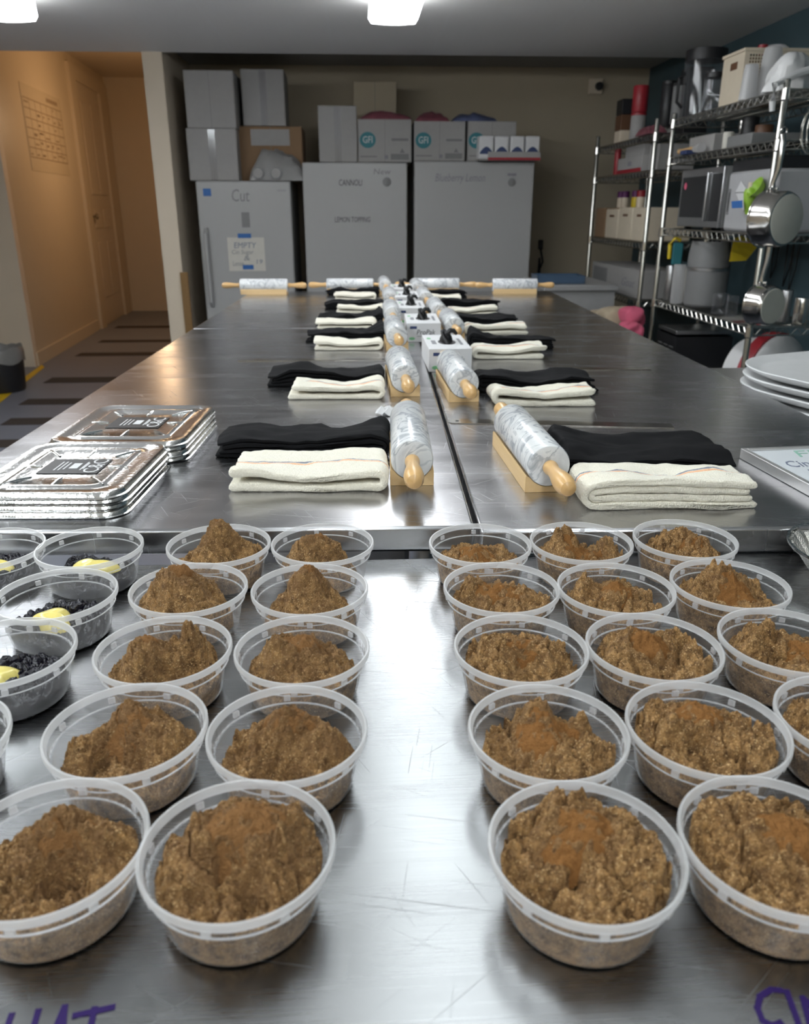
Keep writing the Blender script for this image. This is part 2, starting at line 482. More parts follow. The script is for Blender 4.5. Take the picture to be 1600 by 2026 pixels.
def ceiling_mat(sx, sy, ox, oy):
    m, nt, b, out = mat('ceiling_tiles')
    L = nt.links
    tc = N(nt, 'ShaderNodeTexCoord'); sp = N(nt, 'ShaderNodeSeparateXYZ'); L.new(tc.outputs['Object'], sp.inputs[0])
    acc = None
    for ch, s, o in ((0, sx, ox), (1, sy, oy)):
        a = N(nt, 'ShaderNodeMath', operation='ADD'); a.inputs[1].default_value = -o + 100 * s; L.new(sp.outputs[ch], a.inputs[0])
        md = N(nt, 'ShaderNodeMath', operation='MODULO'); md.inputs[1].default_value = s; L.new(a.outputs[0], md.inputs[0])
        lt = N(nt, 'ShaderNodeMath', operation='LESS_THAN'); lt.inputs[1].default_value = .016; L.new(md.outputs[0], lt.inputs[0])
        if acc is None: acc = lt.outputs[0]
        else:
            mm = N(nt, 'ShaderNodeMath', operation='MAXIMUM'); L.new(acc, mm.inputs[0]); L.new(lt.outputs[0], mm.inputs[1]); acc = mm.outputs[0]
    n = N(nt, 'ShaderNodeTexNoise'); n.inputs['Scale'].default_value = 60; n.inputs['Detail'].default_value = 5
    L.new(tc.outputs['Object'], n.inputs['Vector'])
    c = N(nt, 'ShaderNodeMix', data_type='RGBA'); c.inputs[6].default_value = (.83, .815, .79, 1); c.inputs[7].default_value = (.88, .865, .84, 1); L.new(n.outputs['Fac'], c.inputs[0])
    c2 = N(nt, 'ShaderNodeMix', data_type='RGBA'); L.new(acc, c2.inputs[0]); L.new(c.outputs[2], c2.inputs[6]); c2.inputs[7].default_value = (.86, .85, .83, 1)
    L.new(c2.outputs[2], b.inputs['Base Color']); b.inputs['Roughness'].default_value = .9
    bp = N(nt, 'ShaderNodeBump'); bp.inputs['Strength'].default_value = .6; bp.inputs['Distance'].default_value = .004; L.new(acc, bp.inputs['Height'])
    L.new(bp.outputs['Normal'], b.inputs['Normal'])
    return m

def emit_mat(name, col, s):
    m, nt, b, out = mat(name)
    b.inputs['Base Color'].default_value = (.85, .85, .85, 1)
    b.inputs['Emission Color'].default_value = col + (1,)
    b.inputs['Emission Strength'].default_value = s
    return m

M_ = {}
M_['steel_front'] = steel_top('brushed_steel_front', (.32, .325, .33), .27, .35, .18, 1.7)
M_['steel_back'] = steel_top('brushed_steel_back', (.52, .52, .535), .25, .35, .14, 5.3)
M_['steel'] = plain('plain_steel', (.48, .48, .49), .3, 1.0)
M_['chrome'] = plain('chrome_wire', (.55, .54, .50), .22, 1.0)
M_['pan_steel'] = plain('polished_steel', (.62, .60, .57), .16, 1.0)
M_['pan_base'] = plain('satin_pan_base', (.58, .57, .50), .5, .15)
M_['foil'] = plain('aluminium_foil', (.84, .84, .83), .17, 1.0, bump=.25, bscale=160)
M_['foil_side'] = plain('crinkled_foil', (.74, .72, .68), .24, 1.0, bump=.7, bscale=700)
M_['terry'] = cloth_terry()
M_['black_cloth'] = plain('black_cotton', (.0055, .0055, .0065), .8, spec=.16, bump=.2, bscale=900)
M_['sugar'] = sugar_mat()
M_['cinnamon'] = plain('cinnamon', (.225, .104, .034), .95, spec=.1, noise=.18, scale=260, bump=.9, bscale=700)
M_['cinnamon_dull'] = plain('cinnamon_dusted', (.215, .108, .042), .95, spec=.1, noise=.22, scale=260, bump=.9, bscale=700)
M_['tub'] = clear_plastic('frosted_tub', .08, .30, (.97, .97, .97))
M_['rim'] = clear_plastic('frosted_rim', .40, .80, (.98, .98, .98))
M_['film'] = clear_plastic('clear_film', .05, .35, rough=.1)
M_['cup_plastic'] = clear_plastic('cloudy_plastic', .45, .85)
M_['glass'] = clear_plastic('smoky_glass', .05, .4, (.5, .52, .55), .05)
M_['berry'] = plain('blueberry_compote', (.004, .003, .009), .16, spec=.5, noise=.3, scale=200, bump=.5, bscale=350)
M_['curd'] = plain('lemon_curd', (.78, .66, .20), .18, noise=.05, **{'Subsurface Weight': .15, 'Subsurface Radius': (.01, .008, .003)})
M_['marble'] = marble_mat()
M_['handle_wood'] = wood_mat('varnished_handle_wood', (.60, .36, .14), (.74, .48, .22), .3)
M_['stand_wood'] = wood_mat('pale_stand_wood', (.58, .38, .17), (.72, .52, .28), .55)
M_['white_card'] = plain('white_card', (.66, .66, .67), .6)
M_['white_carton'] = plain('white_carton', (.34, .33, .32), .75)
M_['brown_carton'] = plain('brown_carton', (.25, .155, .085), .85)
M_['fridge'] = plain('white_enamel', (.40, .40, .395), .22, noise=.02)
M_['fridge_side'] = plain('grey_enamel', (.30, .30, .30), .4)
M_['dark'] = plain('dark_plastic', (.015, .015, .017), .45)
M_['grey'] = plain('grey_plastic', (.20, .20, .20), .5)
M_['white'] = plain('white_plastic', (.72, .72, .72), .35)
M_['pale_grey'] = plain('pale_grey_plastic', (.42, .42, .43), .4)
M_['cream'] = plain('cream_plastic', (.62, .54, .42), .5)
M_['red'] = plain('red_plastic', (.33, .02, .03), .4)
M_['pink'] = plain('pink_cloth', (.55, .10, .17), .85)
M_['burlap'] = plain('burlap', (.38, .31, .22), .95, bump=.6, bscale=300)
M_['blue_tape'] = plain('blue_tape', (.03, .13, .38), .6)
M_['teal'] = plain('teal_print', (.03, .18, .21), .6)
M_['navy'] = plain('navy_print', (.03, .05, .14), .5)
M_['green'] = plain('green_print', (.20, .50, .25), .6)
M_['lime'] = plain('lime_plastic', (.30, .50, .05), .35)
M_['yellow'] = plain('yellow_plastic', (.65, .48, .02), .45)
M_['ink'] = plain('black_ink', (.03, .03, .035), .6)
M_['faint_ink'] = plain('faded_ink', (.19, .19, .19), .6)
M_['grey_ink'] = plain('grey_ink', (.22, .22, .24), .6)
M_['purple'] = plain('purple_marker', (.022, .008, .085), .55, spec=.25)
M_['pen'] = plain('pen_line', (.16, .18, .26), .6)
M_['pen_green'] = plain('pen_line_green', (.25, .45, .36), .6)
M_['board'] = plain('whiteboard', (.74, .77, .80), .12, noise=.02)
M_['alu'] = plain('aluminium_frame', (.62, .61, .60), .35, .7)
M_['paper'] = plain('paper', (.60, .58, .52), .8)
M_['orange_wall'] = plain('cream_wall_paint', (.60, .50, .36), .38, noise=.03, scale=8)
M_['wall'] = plain('beige_wall_paint', (.48, .41, .30), .7, noise=.04, scale=6)
M_['wall_light'] = plain('cream_wall_paint_matt', (.70, .60, .47), .6, noise=.03, scale=6)
M_['wall_blue'] = plain('teal_wall_paint', (.060, .105, .125), .6, noise=.1, scale=5)
M_['floor'] = plain('grey_floor_paint', (.185, .20, .245), .42, noise=.08, scale=5)
M_['strip'] = plain('anti_slip_grit', (.045, .035, .03), .9, bump=.5, bscale=600)
M_['line_yellow'] = plain('yellow_tape', (.72, .48, .01), .6)
M_['door'] = plain('door_paint', (.62, .52, .39), .35, noise=.02)
M_['ceil'] = ceiling_mat(.66, 1.30, .0, .0)
M_['ceil_back'] = plain('ceiling_shaded_bay', (.34, .33, .31), .9)  # shade beyond the lower ceiling's edge is put into this darker colour
M_['cable'] = plain('black_cable', (.01, .01, .011), .5)
M_['blue_plastic'] = plain('blue_tray_plastic', (.06, .10, .16), .25)
M_['bag'] = plain('dull_grey_bag', (.22, .215, .21), .35, bump=.4, bscale=40)
M_['lamp'] = emit_mat('fluorescent_cover', (.90, .97, 1.0), LAMP)
M_['lamp_far'] = emit_mat('fluorescent_cover_toned_far', (.94, .97, 1.0), 9.6)  # same kind of cover, emission set apart to balance light in the far room
M_['lamp_mid'] = emit_mat('fluorescent_cover_toned_mid', (.90, .97, 1.0), 4.8)  # same kind of cover, emission turned down to weaken the streak on the table
M_['brown_tin'] = plain('brown_tin', (.13, .06, .03), .5)
M_['purple_cap'] = plain('purple_cap', (.12, .02, .12), .5)
M_['black_glove'] = plain('black_nitrile', (.008, .008, .009), .5)

# ------------------------------------------------------------------ levels
ZF = HC - 0.403            # top of the front table
ZB = HC - 0.368            # tops of the long tables behind it
CEIL = HC + 0.898
CEIL2 = HC + 0.964
YB = 6.45                  # back wall
YE = 5.60                  # where the lower ceiling ends

# ================================================================== the room
XL, XR = -4.4, 2.16
YN = -1.9
C1 = P(71, 726, 0); C2 = P(258, 615, 0)
XP0, XP1 = -1.285, -1.165   # partition wall beside the fridges
ZC = HC + 1.49              # corridor ceiling
struct('floor', MB().box(XL, XR + .1, YN, 11.6, -.1, 0), M_['floor'])
o = struct('ceiling', MB().box(XL, XR + .1, YN, YE, CEIL, CEIL + .05), M_['ceil'])
# shift the tile grid so that its joints fall at X = 1.085 + k*0.605 and Y = 4.33 + k*1.22
for n in M_['ceil'].node_tree.nodes:
    if n.type == 'MATH' and n.operation == 'MODULO':
        n.inputs[1].default_value = .605 if n.inputs[0].links[0].from_node.inputs[0].links[0].from_socket.name == 'X' else 1.22
    if n.type == 'MATH' and n.operation == 'ADD':
        n.inputs[1].default_value = (60.5 - 1.085 + .008) if n.inputs[0].links[0].from_socket.name == 'X' else (122 - 4.33 + .008)
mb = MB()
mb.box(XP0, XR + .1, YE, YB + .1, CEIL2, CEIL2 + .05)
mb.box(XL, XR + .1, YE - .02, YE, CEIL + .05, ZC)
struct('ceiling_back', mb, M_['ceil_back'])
struct('ceiling_corridor', MB().box(XL, XP0 + .05, YE, 11.6, ZC, ZC + .05), M_['orange_wall'])
struct('wall_back', MB().box(XP1, XR + .1, YB, YB + .1, 0, CEIL2 + .05), M_['wall'])
struct('wall_right', MB().box(XR, XR + .1, YN, YB, 0, CEIL2 + .05), M_['wall_blue'])
struct('wall_left', MB().box(XL - .1, XL, YN, C1.y + .1, 0, ZC), M_['wall_light'])
struct('wall_near', MB().box(XL - .1, XR + .1, YN - .1, YN, 0, CEIL), M_['wall'])
struct('wall_left_end', MB().box(XL, C1.x, C1.y, C1.y + .08, 0, ZC), M_['wall_light'])
struct('wall_partition', MB().box(XP0, XP1, YE - .02, 11.0, 0, ZC), M_['wall_light'])
# corridor: its left wall leans away from C1 to C2
cd = (C2 - C1).normalized(); cn = Vector((cd.y, -cd.x, 0))      # cn points into the corridor
CM = Matrix(((cd.x, cn.x, 0, C1.x), (cd.y, cn.y, 0, C1.y), (0, 0, 1, 0), (0, 0, 0, 1)))  # local: along, out, up
CMi = CM.inverted()
CLEN = (C2 - C1).length
def cw(px, py):
    q = CMi @ onwall(px, py, C1, C2); return q.x, q.z
struct('wall_corridor', MB().box(.08, CLEN + .1, -.1, 0, 0, ZC, CM), M_['orange_wall'])
struct('wall_corridor_end', MB().box(C2.x - .1, XP0 + .05, C2.y, C2.y + .1, 0, ZC), M_['orange_wall'])
struct('baseboard_corridor', MB().box(.05, cw(190, 620)[0], 0, .015, 0, .11, CM), M_['orange_wall'])
struct('baseboard_end', MB().box(C2.x, XP0, C2.y - .015, C2.y, 0, .12), M_['orange_wall'])
# door in the corridor
s0 = cw(165, 400)[0]; s1 = cw(232, 400)[0]
d0 = cw(175, 400)[0]; d1 = cw(218, 400)[0]
ztop = cw(131, 122)[1]; zdt = cw(141, 156)[1]
mb = MB().box(s0, d0, 0, .03, 0, ztop, CM).box(d1, s1, 0, .03, 0, ztop, CM).box(d0, d1, 0, .03, zdt, ztop, CM)
tr = struct('trim_1', mb, M_['orange_wall'])
tr['kind'] = 'structure'
dw = d1 - d0
mb = MB().box(d0, d1, -.02, .005, .02, zdt, CM)
dr = struct('door_1', mb, M_['door'])
for (a, b2, lo, hi) in ((.14, .46, .12, .36), (.54, .86, .12, .36), (.14, .46, .42, .50), (.54, .86, .42, .50), (.14, .46, .56, .93), (.54, .86, .56, .93)):
    part('raised_panel', MB().box(d0 + dw * a, d0 + dw * b2, .005, .016, zdt * lo, zdt * hi, CM), M_['door'], dr, bevel=.006)
kn = MB().lathe([(.0, 0), (.012, 0), (.012, .03), (.03, .045), (.032, .06), (.02, .072), (0, .074)], 16, CM @ Matrix.Translation((d0 + .07, .0, zdt * .47)) @ Matrix.Rotation(-PI / 2, 4, 'X'))
part('door_knob', kn, M_['chrome'], dr)

# wall planner on the corridor wall
a0, zt = cw(36, 160); a1, zb2 = cw(138, 348)
zt2 = cw(125, 193)[1]
cal = thing('wall_planner', 'large paper month planner with a ruled grid on the orange corridor wall', 'wall calendar')
part('sheet', MB().box(a0, a1, 0, .004, zb2, zt, CM), plain('planner_paper', (.52, .43, .30), .5), cal)
mb = MB()
hh = zt - zb2; ww = a1 - a0
for k in range(8):
    x = a0 + ww * (.02 + .96 * k / 7); mb.box(x - .004, x + .004, .004, .0048, zb2 + hh * .16, zb2 + hh * .84, CM)
for k in range(7):
    z = zb2 + hh * (.16 + .68 * k / 6); mb.box(a0 + ww * .02, a1 - ww * .02, .004, .0048, z - .005, z + .005, CM)
rnd = random.Random(4)
for k in range(34):
    i = rnd.randrange(7); j = rnd.randrange(6)
    x = a0 + ww * (.02 + .96 * (i + .15) / 7); z = zb2 + hh * (.16 + .68 * (j + .3 + .4 * rnd.random()) / 6)
    mb.box(x, x + ww * .08 * (.4 + rnd.random()), .004, .0048, z - .008, z + .008, CM)
mb.box(a0 + ww * .6, a0 + ww * .9, .004, .0048, zb2 + hh * .89, zb2 + hh * .94, CM)
part('ruled_grid', mb, plain('planner_ink', (.30, .22, .14), .6), cal)

# floor: yellow edge tape and anti-slip strips
q = [P(x, y, 0) for x, y in ((-70, 832), (0, 780), (83, 722), (88, 727), (0, 797), (-70, 850))]
solo('floor_tape', MB().prism([(v.x, v.y) for v in q], 0.0005, .003), M_['line_yellow'], 'yellow safety tape line along the floor edge by the black bin', 'tape')
STR = ((225, 341, 647, 5), (193, 343, 675, 6), (148, 311, 701, 8), (85, 246, 752, 12), (36, 176, 795, 13), (0, 130, 834, 15), (-45, 75, 878, 17))
SN = ('anti-slip strip on the corridor floor, farthest from the tables', 'anti-slip strip second from the corridor end', 'anti-slip strip third from the corridor end', 'anti-slip strip on the floor level with the black bin',
      'anti-slip strip just nearer than the black bin', 'second nearest of the dark anti-slip floor strips', 'nearest dark anti-slip floor strip beside the long table')
for (xl, xr, y, hp), nm in zip(STR, SN):
    a = P(xl, y + hp / 2, 0); b = P(xr, y - hp / 2, 0)
    solo('anti_slip_strip', MB().box(a.x, b.x, a.y, b.y, .0005, .003), M_['strip'], 'dark brown ' + nm.replace('dark ', ''), 'floor strip', group='anti-slip strips on the floor')

# ceiling lights (covers give the light)
FX = ((.185, 2.98, 'long fluorescent ceiling light over the table centre, farthest from the camera'), (.185, 1.58, 'middle fluorescent ceiling light over the table centre'), (.185, .18, 'fluorescent ceiling light almost overhead the tubs'),
      (-1.535, 3.02, 'fluorescent ceiling light in the left row at the top left corner'), (-1.535, 1.58, 'middle fluorescent ceiling light of the left row'), (-1.535, .18, 'nearest fluorescent ceiling light of the left row'),
      (.185, -1.35, 'added unseen fluorescent ceiling light behind the camera over the table line'), (-1.535, -1.35, 'added unseen fluorescent ceiling light behind the camera in the left row'))  # the pair behind the camera is added to brighten surfaces that face it
def ceiling_light(x, y, lb, m):
    t = thing('ceiling_light', lb, 'ceiling light', (x, y, CEIL), 0, 'wraparound fluorescent lights')
    AX = Matrix(((1, 0, 0, 0), (0, 0, 1, 0), (0, 1, 0, 0), (0, 0, 0, 1)))
    part('housing', MB().box(-.09, .09, .0, 1.22, -.03, -.001), M_['white'], t)
    pr = [(-.108, -.008), (-.114, -.080), (-.100, -.100), (-.03, -.105), (.03, -.105), (.100, -.100), (.114, -.080), (.108, -.008)]
    part('prismatic_cover', MB().prism(pr, .012, 1.208, AX), m, t)
    for yy in (.0, 1.208):
        part('end_cap', MB().prism(pr, yy, yy + .012, AX), m, t)
for x, y, lb in FX:
    ceiling_light(x, y, lb, M_['lamp_far'] if y > 2.5 else M_['lamp_mid'] if x > 0 and y > 0 else M_['lamp'])
lamp_light('corridor_lamp', (-1.9, 8.3, 2.0), 16, (1.0, .66, .38), .08)

# ================================================================== tables
TR = -.028                  # the long tables stand slightly turned
def uvplane(o):
    me = o.data
    uv = me.uv_layers.new(name='UVMap')
    for p in me.polygons:
        for li in p.loop_indices:
            c = me.vertices[me.loops[li].vertex_index].co
            uv.data[li].uv = (c.x, c.y)

def table(name, label, x0, x1, y0, y1, z, edge, m, rot, piv, group):
    t = thing(name, label, 'work table', (piv[0], piv[1], 0), rot, group)
    mb = MB().box(x0, x1, y0, y1, z - edge, z)
    top = part('table_top', mb, m, t, bevel=.004)
    uvplane(top)
    lx = (x0 + .06, x1 - .06); ly = (y0 + .06, y1 - .06)
    for a in lx:
        for b in ly:
            part('leg', MB().cyl((a, b, 0), (a, b, z - edge), .02, 14), M_['steel'], t)
    part('undershelf', MB().box(x0 + .05, x1 - .05, y0 + .05, y1 - .05, .24, .265), M_['steel'], t)
    return t
p0 = (.142, .907)
G = 'steel work tables'
front_table = table('work_table', 'scratched steel work table at the front carrying the rows of plastic tubs', -1.15, 1.25, -.42, .897, ZF, .04, M_['steel_front'], 0, (0, 0), G)
table('work_table', 'long steel table on the left side carrying the foil pans', -.742, -.003, 0.002, 1.775, ZB, .034, M_['steel_back'], TR, p0, G)
table('work_table', 'far steel table on the left in front of the fridges', -.742, -.003, 1.782, 3.05, ZB, .034, M_['steel_back'], TR, p0, G)
table('work_table', 'long steel table on the right side carrying the whiteboard', .003, .70, -.012, 2.12, ZB, .034, M_['steel_back'], TR, p0, G)
table('work_table', 'far steel table on the right in front of the fridges', .003, .70, 2.126, 3.05, ZB, .034, M_['steel_back'], TR, p0, G)

# marker writing on the front table
def pen(strokes, z, wd, name, m, parent):
    mb = MB()
    for s in strokes:
        q = [P(x, y, z) for x, y in s]
        mb.stroke([(v.x, v.y) for v in q], wd, Matrix.Translation((0, 0, z + .0001)), .0002)
    return part(name, mb, m, parent, smooth=False)
pen([[(23, 2008), (5, 2060), (-12, 2100)], [(76, 2000), (62, 2048), (50, 2095)], [(14, 2070), (64, 2060)],
     [(128, 1992), (112, 2030), (85, 2085)], [(128, 1992), (124, 2040), (122, 2085)], [(98, 2062), (124, 2060)], [(147, 2010), (190, 2001), (224, 1993)], [(187, 1996), (178, 2040), (172, 2085)]], ZF, .0034, 'marker_lettering', M_['purple'], front_table)
pen([[(1545, 1960), (1525, 1958), (1503, 1972), (1498, 1995), (1508, 2020), (1530, 2030), (1545, 2024)], [(1556, 1962), (1580, 2028)],
     [(1605, 2040), (1588, 1975), (1650, 2030), (1640, 1965)]], ZF, .0034, 'marker_lettering', M_['purple'], front_table)

# ================================================================== tubs of brown sugar
TR_O = .0585
def wall_r(z):
    return np.where(z < .033, .0462 + z / .033 * .0055, .0535)
def make_tub(loc, label):
    t = thing('plastic_tub', label, 'plastic tub', loc, 0, 'deli tubs on the front table')
    n = 192
    prof = [(.0001, .0012), (.040, .0012), (.0445, .0018), (.0470, .0042), (.0480, .009), (.0525, .0330), (.0545, .0336), (.0547, .0345), (.0552, .0415), (.0556, .0425)]
    vs = []; fs = []
    m = len(prof)
    for k in range(n):
        a = 2 * PI * k / n
        for i, (r, z) in enumerate(prof):
            if i in (7, 8) and (k // 2) % 2: r -= .0012
            vs.append((r * math.cos(a), r * math.sin(a), z))
    for k in range(n):
        for i in range(m - 1):
            k2 = (k + 1) % n
            fs.append((k * m + i, k2 * m + i, k2 * m + i + 1, k * m + i + 1))
    part('tub_wall', MB().add(vs, fs), M_['tub'], t, ang=60, fix=False)
    rim = [(.0548, .0420), (.0583, .0420), (.0586, .0432), (.0586, .0466), (.0580, .0475), (.0566, .0475), (.0562, .0462), (.0556, .0432)]
    part('rim', MB().lathe(rim, 128, close=True), M_['rim'], t, ang=50)
    led = [(.0538, .0330), (.0550, .0332), (.0550, .0340), (.0538, .0338)]
    part('ledge', MB().lathe(led, 128, close=True), M_['rim'], t, ang=50)
    for k in range(8):
        part('grip_tab', MB().box(.0546, .0566, -.0026, .0026, .0352, .0398, Matrix.Rotation(2 * PI * k / 8 + .2, 4, 'Z')), M_['rim'], t)
    return t

def heap(name, seed, res, base, bumps, lump, foot, dull, hollow=(), smooth=False, cin=(0, 0, .3), m=None):
    """A crumbly mound in a tub: height in metres over the tub floor, radial grid, lumps, cut to the tub wall."""
    nu, nt_ = res
    rng = np.random.RandomState(seed)
    u = np.linspace(0.0, 1.0, nu) ** .85
    th = np.linspace(0, 2 * PI, nt_, endpoint=False)
    U, T = np.meshgrid(u, th, indexing='ij')
    fx, fy, frx, fry = [q * TR_O for q in foot]
    X = fx + U * frx * np.cos(T); Y = fy + U * fry * np.sin(T)
    p = np.stack([X.ravel(), Y.ravel(), np.full(X.size, seed * 3.7)], 1)
    h = np.full(len(p), float(base))
    for bx, by, am, sg in bumps:
        d2 = ((p[:, 0] / TR_O - bx) ** 2 + (p[:, 1] / TR_O - by) ** 2) / sg ** 2
        h += am * np.exp(-d2 ** 1.1)
    for bx, by, am, sg in hollow:
        d2 = ((p[:, 0] / TR_O - bx) ** 2 + (p[:, 1] / TR_O - by) ** 2) / sg ** 2
        h -= 1.6 * am * np.exp(-d2)
    h *= .001
    edge = U.ravel()
    h = h * (1 - np.clip((edge - .86) / .14, 0, 1) ** 2 * .55)
    q = np.stack([p[:, 0], p[:, 1], h + seed * 1.3], 1)
    wp = np.stack([fbm(q * 55, seed + k, 3) for k in range(3)], 1)
    qq = q + wp * .0035
    def dome(f, sd, k): return np.sqrt(np.clip(1 - (worley(qq * f, sd) / k) ** 2, 0, 1)) - .5
    big = dome(55, seed, .82); mid = dome(130, seed + 3, .74); fine = dome(300, seed + 8, .72)
    grain = fbm(qq * 300, seed + 50, 3)
    crack = fbm(qq * 34, seed + 21, 3)
    trench = -np.clip(1 - np.abs(fbm(qq * 30, seed + 44, 3)) / .16, 0, 1) ** 1.5
    cx, cy, cs = cin
    dc = np.sqrt((p[:, 0] / TR_O - cx) ** 2 + (p[:, 1] / TR_O - cy) ** 2) / cs
    dust = np.clip(1.25 - dc + fbm(q * 110, seed + 31, 4) * .45, 0, 1)
    calm = 1 - .45 * dust * (1 if dull else .6)
    d = lump * (big * .0080 * calm + mid * .0062 * calm + fine * .0034 * (1 - .40 * dust) + grain * .0015 * (1 - .3 * dust) + crack * .0100 * calm + trench * .0125 * (1 - .65 * dust))
    # fade at the centre seam is not needed: the centre ring shares one point
    z = h + d
    rad = np.sqrt(p[:, 0] ** 2 + p[:, 1] ** 2) + 1e-9
    hx = wp[:, 0] * .0036 * lump * np.clip(edge * 6, 0, 1); hy = wp[:, 1] * .0036 * lump * np.clip(edge * 6, 0, 1)
    x = p[:, 0] + hx; y = p[:, 1] + hy
    z = np.maximum(z, .0022)
    lim = wall_r(np.minimum(z, .0325)) - .0012 - .0006 * _h((x * 4000).astype(np.int64), (y * 4000).astype(np.int64), (z * 4000).astype(np.int64), 3)
    r2 = np.sqrt(x * x + y * y) + 1e-9
    k = np.minimum(1, lim / r2)
    x *= k; y *= k
    V = np.stack([x, y, z], 1)
    V[:nt_] = V[:nt_].mean(0)
    # skirt to the tub floor
    ring = V[-nt_:].copy(); ring[:, 2] = .0018
    rr = np.sqrt(ring[:, 0] ** 2 + ring[:, 1] ** 2); kk = np.minimum(1, .0445 / rr); ring[:, 0] *= kk; ring[:, 1] *= kk
    mids = []
    for f in (.66, .33):
        rm = V[-nt_:] * f + ring * (1 - f); mids.append(rm)
    V = np.concatenate([V] + mids + [ring])
    rows = nu + 3
    a = np.arange(rows - 1)[:, None] * nt_ + np.arange(nt_)[None, :]
    b = np.arange(rows - 1)[:, None] * nt_ + (np.arange(nt_)[None, :] + 1) % nt_
    Fc = np.stack([a.ravel(), b.ravel(), b.ravel() + nt_, a.ravel() + nt_], 1)
    me = bpy.data.meshes.new(name)
    me.vertices.add(len(V)); me.vertices.foreach_set('co', V.ravel())
    me.loops.add(Fc.size); me.loops.foreach_set('vertex_index', Fc.ravel()[::1])
    me.polygons.add(len(Fc)); me.polygons.foreach_set('loop_start', np.arange(0, Fc.size, 4)); me.polygons.foreach_set('loop_total', np.full(len(Fc), 4))
    me.polygons.foreach_set('use_smooth', [True] * len(Fc))
    me.update(calc_edges=True)
    me.flip_normals()
    at_ = me.attributes.new('dust', 'FLOAT', 'POINT')
    dv = np.zeros(len(V)); dv[:len(dust)] = dust * (.80 if dull else .62)
    at_.data.foreach_set('value', dv)
    me.materials.append(m or M_['sugar'])
    return me, x, y, z

def powder(seed, xs, ys, zs, cin, hgt, res):
    """Smooth little heap of spice that rests on the mound."""
    cx, cy, cs = cin
    nu, nt_ = res
    u = np.linspace(0, 1, nu); th = np.linspace(0, 2 * PI, nt_, endpoint=False)
    U, T = np.meshgrid(u, th, indexing='ij')
    rag = 1 + .22 * fbm(np.stack([np.cos(T).ravel() * 2.2, np.sin(T).ravel() * 2.2, np.full(T.size, seed * 1.0)], 1), seed, 4)
    rr = U.ravel() * cs * TR_O * rag
    X = cx * TR_O + rr * np.cos(T.ravel()); Y = cy * TR_O + rr * np.sin(T.ravel()) * .8
    # smoothed height of the mound beneath: mean of near samples
    cell = .0045
    grid = {}
    gi = np.floor(xs / cell).astype(int); gj = np.floor(ys / cell).astype(int)
    G_ = np.zeros((40, 40)); W_ = np.zeros((40, 40))
    np.add.at(G_, (np.clip(gi + 20, 0, 39), np.clip(gj + 20, 0, 39)), zs); np.add.at(W_, (np.clip(gi + 20, 0, 39), np.clip(gj + 20, 0, 39)), 1)
    Hm = np.where(W_ > 0, G_ / np.maximum(W_, 1), 0)
    for _ in range(2):
        pad = np.pad(Hm, 1, mode='edge')
        Hm = (pad[:-2, 1:-1] + pad[2:, 1:-1] + pad[1:-1, :-2] + pad[1:-1, 2:] + 2 * Hm) / 6
    fi = X / cell + 19.5; fj = Y / cell + 19.5
    i0 = np.clip(np.floor(fi).astype(int), 0, 38); j0 = np.clip(np.floor(fj).astype(int), 0, 38)
    a = fi - i0; b = fj - j0
    H = Hm[i0, j0] * (1 - a) * (1 - b) + Hm[i0 + 1, j0] * a * (1 - b) + Hm[i0, j0 + 1] * (1 - a) * b + Hm[i0 + 1, j0 + 1] * a * b
    q = np.stack([X, Y, H + seed], 1)
    Z = H + hgt * (1 - U.ravel() ** 1.6) * (1 + .15 * fbm(q * 60, seed + 2, 3)) + .0030 * fbm(q * 130, seed + 7, 4) * (1 - U.ravel()) ** .3 + .0012 * fbm(q * 420, seed + 17, 2) - .006 * np.clip((U.ravel() - .75) / .25, 0, 1)
    V = np.stack([X, Y, Z], 1)
    V[:nt_] = V[:nt_].mean(0)
    a = np.arange(nu - 1)[:, None] * nt_ + np.arange(nt_)[None, :]
    b = np.arange(nu - 1)[:, None] * nt_ + (np.arange(nt_)[None, :] + 1) % nt_
    Fc = np.stack([a.ravel(), b.ravel(), b.ravel() + nt_, a.ravel() + nt_], 1)
    me = bpy.data.meshes.new('cinnamon_powder')
    me.from_pydata(V.tolist(), [], Fc.tolist())
    me.polygons.foreach_set('use_smooth', [True] * len(Fc))
    me.flip_normals(); me.update()
    return me

FULL = (0, 0, .93, .93)
